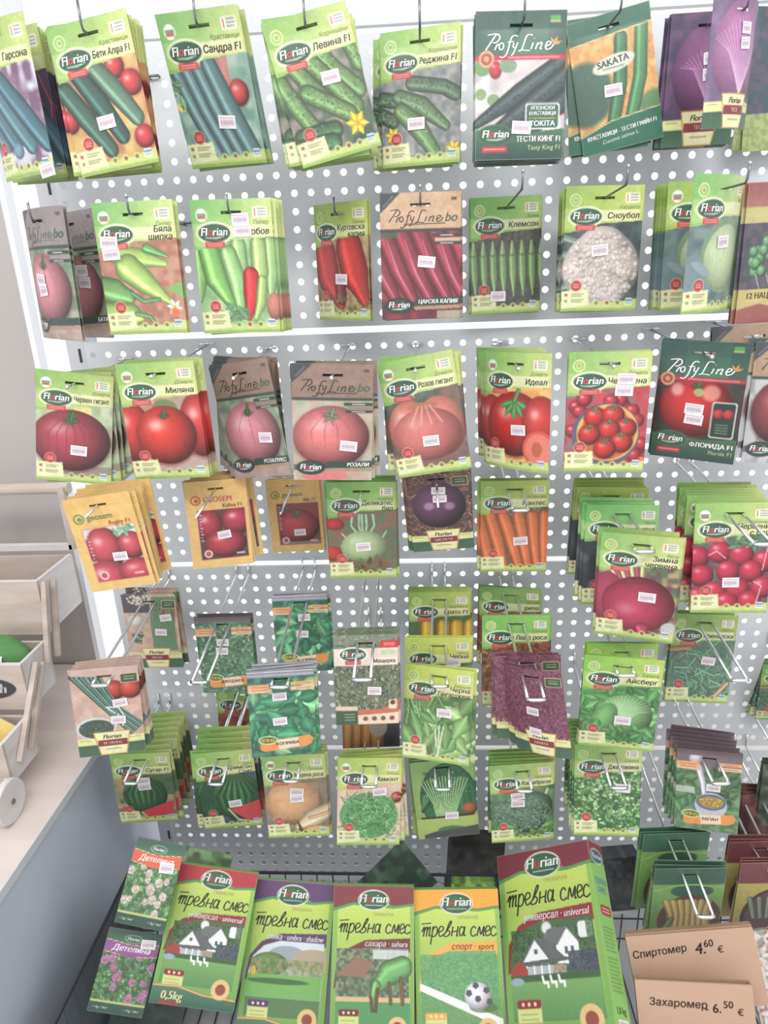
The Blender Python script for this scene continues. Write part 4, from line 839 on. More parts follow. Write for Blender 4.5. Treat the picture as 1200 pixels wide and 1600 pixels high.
    A.ell(.8, 1.5 * S, .11, .105, (222, 186, 120)); A.ell(.8, 1.5 * S, .06, .056, (150, 70, 56)); A.ell(.8, 1.5 * S, .085, .08, (222, 186, 120), al=.0)
    A.T(wt, .12, 1.68 * S, .12, (238, 230, 170), 'L', .1, bold=.02); A.rect(.1, 1.7 * S, .34, a, top, al=.8)
# ------------------------------------------------------------------ packet geometry
UW, UH = 0.104, 0.156
_raw = {}
_char = {}
_glyph = {}
def raw(t):
    """filled outline of a short text as vertices and faces"""
    if t not in _raw:
        c = bpy.data.curves.new('lettering', 'FONT'); c.body = t; c.resolution_u = 3; c.size = 40
        o = bpy.data.objects.new('lettering', c); COL.objects.link(o)
        m = bpy.data.meshes.new_from_object(o)
        v = np.empty(len(m.vertices) * 3); m.vertices.foreach_get('co', v)
        _raw[t] = (v.reshape(-1, 3)[:, :2] / 40, [tuple(p.vertices) for p in m.polygons])
        bpy.data.objects.remove(o); bpy.data.curves.remove(c); bpy.data.meshes.remove(m)
    return _raw[t]
def quad(x0, y0, x1, y1): return np.array([(x0, y0), (x1, y0), (x1, y1), (x0, y1)])
def char(ch):
    """one letter: vertices, faces, advance (some letters are drawn from bars)"""
    if ch in _char: return _char[ch]
    ref = {'н': 'п', 'ь': 'п', 'ъ': 'п', 'Ф': 'O', 'Р': 'P', 'ф': 'φ'}.get(ch, ch)
    l = raw('||')[0]; q = raw('|' + ref + '|')[0]; adv = (q[:, 0].max() - l[:, 0].max()) if len(q) else .3
    if ref == ' ': v, f = np.zeros((0, 2)), []
    else:
        v, f = raw(ref)
        if len(v) and ch in 'ньъ':
            x0, x1, h, w = v[:, 0].min(), v[:, 0].max(), v[:, 1].max(), .085
            if ch == 'н': P = [quad(x0, 0, x0 + w, h), quad(x1 - w, 0, x1, h), quad(x0 + w, h * .44, x1 - w, h * .44 + .075)]
            else: P = [quad(x0, 0, x0 + w, h), quad(x0 + w, 0, x1 - w, .075), quad(x0 + w, h * .5, x1 - w, h * .5 + .07), quad(x1 - w, .02, x1, h * .55)]
            v = np.concatenate(P); f = [(4 * i, 4 * i + 1, 4 * i + 2, 4 * i + 3) for i in range(len(P))]
        elif ch == 'Ф':
            cx = (v[:, 0].min() + v[:, 0].max()) / 2; n0 = len(v); v = np.concatenate([v * [1, .82] + [0, .06], quad(cx - .045, -.03, cx + .045, .72)]); f = f + [(n0, n0 + 1, n0 + 2, n0 + 3)]
    _char[ch] = (v, f, adv)
    return _char[ch]
def glyphs(s, shear, bold):
    k = (s, shear, bold)
    if k not in _glyph:
        V, F, x, n = [], [], 0.0, 0
        for ch in s:
            v, f, adv = char(ch)
            for dx in ((0, min(.05, bold * 3.6)) if bold > 0 else (0,)):      # bold = double strike
                if len(v): V.append(v + np.array([x + dx, 0])); F += [tuple(i + n for i in q) for q in f]; n += len(v)
            x += adv
        v = np.concatenate(V) if V else np.zeros((0, 2)); v = np.stack([v[:, 0] + shear * v[:, 1], v[:, 1]], 1)
        _glyph[k] = (v, F)
    return _glyph[k]

def layout(A):
    """flat lettering of a layout: vertices in packet units, faces, colours"""
    V, F, C = [], [], []; n = 0
    def put(v, f, c):
        nonlocal n
        V.append(v); F.extend([tuple(i + n for i in q) for q in f]); C.append(np.ones((len(v), 3)) * np.asarray(c, float)); n += len(v)
    for it in A.txt:
        if it[0] == '#strokes':
            _, sts, lw, c = it
            for st in sts:
                p = np.asarray(st, float)
                if len(p) > 2:      # smooth
                    q = []
                    for i in range(len(p) - 1):
                        a, b, c0, d = p[max(i - 1, 0)], p[i], p[i + 1], p[min(i + 2, len(p) - 1)]
                        for t in np.linspace(0, 1, 4, endpoint=False): q.append(.5 * (2 * b + (c0 - a) * t + (2 * a - 5 * b + 4 * c0 - d) * t * t + (3 * b - a - 3 * c0 + d) * t ** 3))
                    q.append(p[-1]); p = np.asarray(q)
                d = np.gradient(p, axis=0); d /= (np.hypot(d[:, 0], d[:, 1])[:, None] + 1e-9); nn = np.stack([-d[:, 1], d[:, 0]], 1)
                w = lw * (.75 + .45 * np.abs(d[:, 1]))[:, None]; v = np.concatenate([p + nn * w, p - nn * w]); k = len(p)
                put(v, [(i, i + 1, k + i + 1, k + i) for i in range(k - 1)], c)
            continue
        t, x, y, size, c, al, shear, rot, bold, wmax = it
        runs = t if isinstance(t, list) else [(t, c)]
        parts = []; cx = 0.0
        for s, cc in runs:
            v, f = glyphs(s, shear, bold)
            if len(v) == 0: continue
            x0 = v[:, 0].min(); parts.append((v - np.array([x0 - cx, 0]), f, cc)); cx += v[:, 0].max() - x0 + (.0 if len(runs) == 1 else -.02)
        if not parts: continue
        wd = max(p[0][:, 0].max() for p in parts) * size; sx = size * (min(1.0, wmax / wd) if wmax else 1.0); wd = wd * sx / size
        ox = {'L': 0, 'C': -wd / 2, 'R': -wd}[al]; co, si = math.cos(RAD(rot)), math.sin(RAD(rot))
        for v, f, cc in parts:
            px, py = v[:, 0] * sx + ox, v[:, 1] * size
            put(np.stack([x + px * co - py * si, y - (px * si + py * co)], 1), f, cc)
    if not V: return None
    return np.concatenate(V), F, np.concatenate(C)

def ink(mesh, rgb):
    at = mesh.color_attributes.new('ink', 'FLOAT_COLOR', 'POINT')
    a = np.ones((len(rgb), 4)); g = rgb @ np.array([.3, .59, .11]); rgb = g[:, None] + (rgb - g[:, None]) * .88; a[:, :3] = lin(np.clip(rgb, 0, 255)) * .85 + .004; at.data.foreach_set('color', a.ravel().astype(np.float32))

def surf(x, y, a, b, curl, W):
    f = np.clip(1 - (2 * x - 1) ** 4, 0, 1); g = np.clip(1 - ((y - a * .56) / (a * .44)) ** 4, 0, 1)
    return -b * f * g + curl * W * (2 * x - 1) ** 2

def face_mesh(name, A, W, b, thick, curl=0.0, slot=True, back=(206, 210, 196), side=None):
    """front: ink grid (bulged); back: plain sheet thick behind it; four side walls; a real hang slot"""
    a, nx, ny = A.a, A.nx, A.ny
    x, y = A.X.ravel(), A.Y.ravel(); s = surf(x, y, a, b, curl, W)
    V = np.stack([(x - .5) * W, s, (a / 2 - y) * W], 1); C = A.c.reshape(-1, 3)
    id_ = np.arange((nx + 1) * (ny + 1)).reshape(ny + 1, nx + 1)
    q = np.stack([id_[:-1, :-1], id_[1:, :-1], id_[1:, 1:], id_[:-1, 1:]], -1)
    keep = np.ones((ny, nx), bool)
    if slot:
        j0, j1 = int(round(.375 * nx)), int(round(.625 * nx)); i0, i1 = int(round(.122 * nx)), int(round(.158 * nx)); keep[i0:i1, j0:j1] = False
    quads = q[keep].reshape(-1, 4)
    # back sheet
    bx = [0, j0 / nx, j1 / nx, 1] if slot else [0, .33, .67, 1]; by = [0, i0 / nx, i1 / nx, a] if slot else [0, a * .3, a * .6, a]
    k = len(V); BX, BY = np.meshgrid(bx, by); bv = np.stack([(BX.ravel() - .5) * W, np.full(16, thick) + curl * W * (2 * BX.ravel() - 1) ** 2, (a / 2 - BY.ravel()) * W], 1)
    bi = np.arange(16).reshape(4, 4) + k; bq = np.stack([bi[:-1, :-1], bi[:-1, 1:], bi[1:, 1:], bi[1:, :-1]], -1); bk = np.ones((3, 3), bool)
    if slot: bk[1, 1] = False
    bq = bq[bk].reshape(-1, 4)
    V = np.concatenate([V, bv]); C = np.concatenate([C, np.ones((16, 3)) * np.asarray(back, float)])
    # walls (own vertices so that the edge colour stays put)
    walls = []
    for row, bb, flip in ((id_[:, 0], bi[:, 0], 0), (id_[:, -1], bi[:, -1], 1), (id_[0, :], bi[0, :], 1), (id_[-1, :], bi[-1, :], 0)):
        k = len(V); fv = V[row]; bvv = fv.copy(); bvv[:, 1] = thick + curl * W * (2 * (fv[:, 0] / W + .5) - 1) ** 2
        V = np.concatenate([V, fv, bvv]); cc = C[row] if side is None else np.ones((len(row), 3)) * np.asarray(side, float); C = np.concatenate([C, cc, cc])
        n = len(row); i = np.arange(n - 1)
        w4 = np.stack([k + i, k + n + i, k + n + i + 1, k + i + 1], -1); walls.append(w4[:, ::-1] if flip else w4)
    F = np.concatenate([quads, bq] + walls)
    m = bpy.data.meshes.new(name); m.vertices.add(len(V)); m.vertices.foreach_set('co', V.ravel().astype(np.float32))
    m.loops.add(F.size); m.loops.foreach_set('vertex_index', F.ravel().astype(np.int32)); m.polygons.add(len(F)); m.polygons.foreach_set('loop_start', np.arange(0, F.size, 4, dtype=np.int32))
    sm = np.zeros(len(F), bool); sm[:len(quads)] = True; m.polygons.foreach_set('use_smooth', sm); m.update(calc_edges=True)
    ink(m, C)
    return m

def letter_mesh(name, A, W, b, curl=0.0, eps=0.00035):
    L = layout(A)
    if L is None: return None
    v, f, c = L; s = surf(v[:, 0], v[:, 1], A.a, b, curl, W) - eps
    m = bpy.data.meshes.new(name); m.from_pydata(np.stack([(v[:, 0] - .5) * W, s, (A.a / 2 - v[:, 1]) * W], 1).tolist(), [], [q[::-1] for q in f]); m.update(); ink(m, c)
    return m

# price sticker: little white label with notched ends and faint print
def sticker_mesh():
    A = Art(.62, 16, 5, (236, 232, 238)); 
    A.rect(.08, .1, .92, .16, (206, 176, 190)); A.rect(.1, .24, .9, .44, (214, 196, 206)); 
    for k in range(5): A.rect(.14 + .15 * k, .24, .22 + .15 * k, .44, (170, 150, 168), al=.8)
    A.rect(.08, .5, .6, .54, (200, 180, 196)); A.rect(0, .0, 1, .02, (246, 244, 248))
    return face_mesh('price_sticker', A, 0.0225, 0.0, 0.00025, slot=False, back=(236, 236, 236))
STICKER = sticker_mesh()

R = lambda f, *p, **k: (lambda A: f(A, *p, **k))
GR = ((134, 184, 92), (206, 214, 128)); G2 = ((110, 180, 84), (176, 206, 110)); G3 = ((150, 186, 80), (196, 208, 96)); G4 = ((120, 184, 100), (214, 222, 140))
# key: (layout, style words, what it shows)
DES = {
 'a1': (R(florian, ph_zucchini_blue, ['Гарсона'], '', 'bio', GR), 'light green', 'shiny blue-green zucchini, cut off at the left edge'),
 'a1b': (R(florian, ph_beet, ['', ''], '', 'bio', GR), 'light green', 'purple stalks above blue zucchini'),
 'a2': (R(florian, ph_beti, ['Бети Алфа F1'], 'Краставици', 'bio', GR), 'light green', 'three dark cucumbers with red tomatoes'),
 'a3': (R(florian, ph_sandra, ['Сандра F1'], 'Краставици', 'flag', G4), 'light green', 'four slim blue-green cucumbers'),
 'a4': (R(florian, ph_levina, ['Левина F1'], 'Корнишони', 'bio', GR), 'light green', 'a heap of bumpy gherkins, tilted'),
 'a5': (R(florian, ph_regina, ['Реджина F1'], 'Корнишони', 'bio', GR), 'light green', 'fat gherkins on grey wood with yellow flowers'),
 'a6': (R(profy_green, ph_tokita, 'ТЕСТИ КИНГ F1', 'Tasty King F1', True), 'dark green', 'long blackish cucumbers under white script'),
 'a7': (sakata, 'orange and green', 'two upright cucumbers and an oval badge'),
 'a8': (R(trapez, ph_redcab, 'ТЕСЕ', False), 'purple', 'a red cabbage beside the orange packet'),
 'a9': (R(trapez, ph_redcab2, 'ТЕСЕ', False), 'purple', 'a paler red cabbage, turned sideways at the upper right'),
 'a10': (green_misc, 'green', 'dark leaves, cut off at the top right corner'),
 'b1': (R(profy_bo, ph_tom_rosalux, '', (150, 138, 140), (110, 104, 108)), 'greyish brown', 'a pink tomato, bent sideways by the bright window'),
 'b2': (R(profy_bo, ph_tom_rosalux, 'БАТЯ', (150, 138, 140), (110, 104, 108)), 'greyish brown', 'a dull red tomato beside the pale pepper packet'),
 'b3': (R(florian, ph_bpeppers, ['Бяла', 'шипка'], 'Пипер', 'flag', G4), 'light green', 'pale green chilli peppers on red wood'),
 'b4': (R(florian, ph_lubov, ['Любов'], 'Пипер', 'flag', G4), 'light green', 'green peppers with one red pepper'),
 'b5': (R(florian, ph_kapia_red, ['Куртовска', 'капия'], 'Пипер', 'bio', G3), 'light green', 'two broad red peppers, turned sideways'),
 'b6': (R(profy_bo, ph_kapia_dark, 'ЦАРСКА КАПИЯ', (206, 168, 134)), 'tan and maroon', 'glossy dark red peppers'),
 'b7': (R(florian, ph_okra, ['Клемсон'], 'Бамя', 'bio', G2), 'light green', 'a row of green okra pods'),
 'b8': (R(florian, ph_cauliflower, ['Сноубол'], 'Карфиол', 'bio', G3), 'light green', 'a white cauliflower head'),
 'b9': (R(florian, ph_cabbage, [''], 'Зеле', 'flag', G3), 'light green', 'a pale cabbage, half hidden'),
 'b10': (R(florian, ph_cabbage, [''], 'Зеле', 'bio', G4), 'light green', 'a narrow looking cabbage, turned sideways in front'),
 'b11': (peas_pack, 'maroon and khaki', 'green peas, cut off at the right edge'),
 'c1': (R(florian, ph_tom_giant, ['Червен гигант'], 'Домати', 'flag', GR), 'light green', 'one huge dark red ribbed tomato'),
 'c2': (R(florian, ph_tom_milana, ['Миляна'], 'Домати', 'flag', GR), 'light green', 'one round bright red tomato among others'),
 'c3': (R(profy_bo, ph_tom_rosalux, 'РОЗАЛУКС', (150, 124, 108)), 'brown', 'a tall pink tomato, tilted'),
 'c4': (R(profy_bo, ph_tom_rozali, 'РОЗАЛИ', (150, 122, 106)), 'brown', 'a wide salmon pink tomato'),
 'c5': (R(florian, ph_tom_roz, ['Розов гигант'], 'Домати', 'flag', GR), 'light green', 'a big ribbed pink tomato, tilted'),
 'c6': (R(florian, ph_tom_ideal, ['Идеал'], 'Домати', 'flag', GR), 'light green', 'red tomatoes on an orange ground'),
 'c7': (R(florian, ph_tom_cherry, ['Черешена'], 'Домати', 'bio', GR), 'light green', 'a bowl of cherry tomatoes'),
 'c8': (R(profy_green, ph_tom_florida, 'ФЛОРИДА F1', 'Florida F1'), 'dark green', 'a large red tomato under white script'),
 'c9': (R(profy_bo, ph_tom_black, '', (178, 146, 116)), 'tan and grey', 'a dark tomato, cut off at the right edge'),
 'c10': (R(profy_bo, ph_tom_florida, 'С13', (168, 138, 114)), 'tan', 'a red tomato, mostly behind the dark green tomato packet'),
 'd1': (R(geosem, 0, 'geosem', (112, 136, 70), 'Rugby F1', (170, 84, 50)), 'yellow', 'pink oval tomatoes, tilted at the left'),
 'd2': (R(geosem, 1, 'GEOSEM', (190, 80, 50), 'Kalina F1', (110, 60, 50)), 'yellow', 'three deep red tomatoes on a vine'),
 'd3': (R(geosem, 2, 'geosem', (130, 140, 70), 'Bila F1', (150, 80, 56)), 'yellow', 'one big dull red tomato'),
 'd4': (R(florian, ph_kohlrabi, ['Деликатес', 'бял'], 'Алабаш', 'bio', G2), 'light green', 'a pale green kohlrabi'),
 'd5': (R(trapez, ph_purple_kohl, 'ВИОЛЕТА'), 'purple brown', 'a round purple kohlrabi'),
 'd6': (R(florian, ph_carrot, ['Нантес'], 'Моркови', 'bio', G3), 'light green', 'a row of orange carrots'),
 'd7': (R(florian, ph_wradish, ['Зимна', 'червена'], 'Ряпа', 'bio', GR), 'light green', 'one large crimson winter radish'),
 'd7b': (R(florian, ph_dark, ['Зимна черна'], 'Ряпа', 'bio', ((110, 184, 96), (150, 204, 120))), 'grass green', 'a black radish, behind the crimson radish packet'),
 'd7c': (R(florian, ph_dark, ['', ''], '', 'bio', ((150, 176, 80), (176, 196, 90))), 'olive green', 'a black radish, rearmost of its hook'),
 'd8': (R(florian, ph_radish, ['Червени', 'с бял'], 'Репички', 'flag', GR), 'light green', 'many round red radishes'),
 'e1': (R(trapez, ph_chives_a, 'КИТКА'), 'brown', 'upright chives and peeled garlic'),
 'e2': (R(trapez, ph_chives_b, 'РЕЗАНЕЦ'), 'brown', 'tied chives, a bowl and tomatoes'),
 'e3': (R(orange, ph_mint, 'ДЖОДЖЕН', 0), 'green and orange', 'small mint leaves'),
 'e4': (R(orange, ph_nettle, 'КОПРИВА'), 'green and orange', 'nettle leaves, rear one near the panel'),
 'e5': (R(orange, ph_nettle, 'КОПРИВА'), 'bright green and orange', 'large nettle leaves, nearer one'),
 'e6': (thyme_pack, 'grey green and red', 'sprigs of thyme'),
 'e7': (ph_pumpkin, 'brown', 'orange pumpkin ribs, below the thyme packet'),
 'e8': (R(florian, ph_erato, ['Ерато F1'], 'Царевица', 'bio', ((140, 176, 80), (196, 206, 110))), 'light green', 'yellow corn cobs'),
 'e9': (R(florian, ph_mustard, ['Черна', ''], 'Лапад', 'bio', ((186, 206, 90), (214, 216, 110))), 'yellow green', 'salad leaves, hidden below its header'),
 'e10': (R(florian, ph_mustard, ['Черна', 'Гангарджина'], 'Маруля', 'bio', ((180, 200, 84), (200, 212, 110))), 'yellow green', 'tall romaine lettuce leaves'),
 'e11': (R(florian, ph_lollo, ['репа'], 'Салата', 'bio', ((120, 164, 84), (150, 180, 96))), 'mid green', 'reddish leaves, rearmost of its hook'),
 'e12': (R(florian, ph_lollo, ['Лоло роса'], 'Салата', 'bio', ((110, 180, 84), (150, 200, 96))), 'grass green', 'frilly red lettuce'),
 'e13': (R(trapez, ph_amaranth, ''), 'purple', 'dark red leaves, rear one'),
 'e14': (R(trapez, ph_amaranth, 'САЛАТА'), 'purple', 'dark red leaves, front one with two price labels'),
 'e15': (R(florian, ph_iceberg, ['Айсберг'], 'Салата', 'bio', ((130, 190, 70), (190, 214, 100))), 'light green', 'a bright green iceberg lettuce'),
 'e15b': (R(florian, ph_iceberg, ['', ''], '', 'bio', ((140, 200, 80), (180, 214, 100))), 'light green', 'iceberg lettuce, second of its hook'),
 'e16': (R(florian, ph_beans, ['Гренадска'], 'Фасул', 'bio', ((120, 170, 80), (176, 194, 100))), 'light green', 'thin tangled green beans'),
 'e17': (R(florian, ph_beans, ['', ''], '', 'bio', G2), 'light green', 'dark pods, cut off at the right edge'),
 'f1': (R(florian, ph_wmelon_a, ['Сугар F1'], 'Дини', 'bio', GR), 'light green', 'one striped watermelon and a slice'),
 'f2': (R(florian, ph_wmelon_b, ['Кримсон', 'Суит'], 'Дини', 'bio', GR), 'light green', 'two watermelons against a dark ground'),
 'f2d': (R(florian, ph_onion, [''], '', 'bio', GR), 'light green', 'brown onions, behind the nettle packet'),
 'f3': (R(florian, ph_melon, ['Медена роса'], 'Пъпеши', 'flag', GR), 'light green', 'an orange honeydew melon'),
 'f4': (R(florian, ph_dill, ['Мамонт'], 'Копър', 'flag', ((170, 200, 90), (206, 214, 120))), 'light green', 'a bunch of feathery dill'),
 'f5': (ph_springonion, 'olive green', 'leafy stalks inside an arch shaped picture'),
 'f6': (R(florian, ph_broccoli, ['Калабрезе'], 'Броколи', 'bio', GR), 'light green', 'a grey green broccoli head'),
 'f7': (R(florian, ph_cress, ['Джентилина'], 'Салата', 'bio', GR), 'light green', 'curly cress leaves'),
 'f8': (R(orange, ph_patish, 'РАПАН', 0), 'green and orange', 'a mug of yellow seeds'),
 'f9': (R(plain_dark, (84, 96, 80)), 'dark green', 'brown and green print, cut off at the right edge'),
 'f10': (R(plain_dark, (106, 62, 62)), 'maroon', 'a dark maroon print, right of the mug packet'),
 'g1': (ph_bean_dark, 'green', 'yellow bean pods, rear one'),
 'g2': (ph_bean_dark, 'green', 'yellow bean pods, front one at the loop end'),
 'g3': (ph_bean_maroon, 'yellow and maroon', 'purple beans, rear one in the corner'),
 'g4': (ph_bean_maroon, 'yellow and maroon', 'purple beans, front one in the corner'),
}
CURL = {'a9': .10, 'b10': .10, 'b1': .08, 'b5': .05, 'c6': .05, 'e14': .05, 'a1': .06}
BULGE = 0.0014; THICK = 0.0005
_mesh = {}
def packet_meshes(key):
    src = key
    k = (src, CURL.get(key, 0))
    if k not in _mesh:
        A = Art(1.5, 88, sum(map(ord, key)) * 7 + 3); DES[key][0](A); A.grain(.035, 1.0); A.grain(.03, 5.0)
        _mesh[k] = (face_mesh('seed_packet', A, UW, BULGE, THICK, CURL.get(key, 0)), letter_mesh('lettering', A, UW, BULGE, CURL.get(key, 0)))
        _mesh[k][0].materials.append(PRINT)
        if _mesh[k][1]: _mesh[k][1].materials.append(PRINT)
    return _mesh[k]

def pose_matrix(x, y, z, roll, yaw, pit):
    return Matrix.Translation((x, y, z)) @ Matrix.Rotation(RAD(yaw), 4, 'Z') @ Matrix.Rotation(RAD(pit), 4, 'X') @ Matrix.Rotation(RAD(roll), 4, 'Y')
def scaled(M, W, H): return M @ Matrix.Diagonal((W / UW, 1, H / UH, 1))
SLOTY = 0.140      # slot height below the top edge, in packet widths of the unit packet
def slot_local(W, H): return Vector((0, 0, H / 2 - (SLOTY - .014) * UW * (H / UH)))

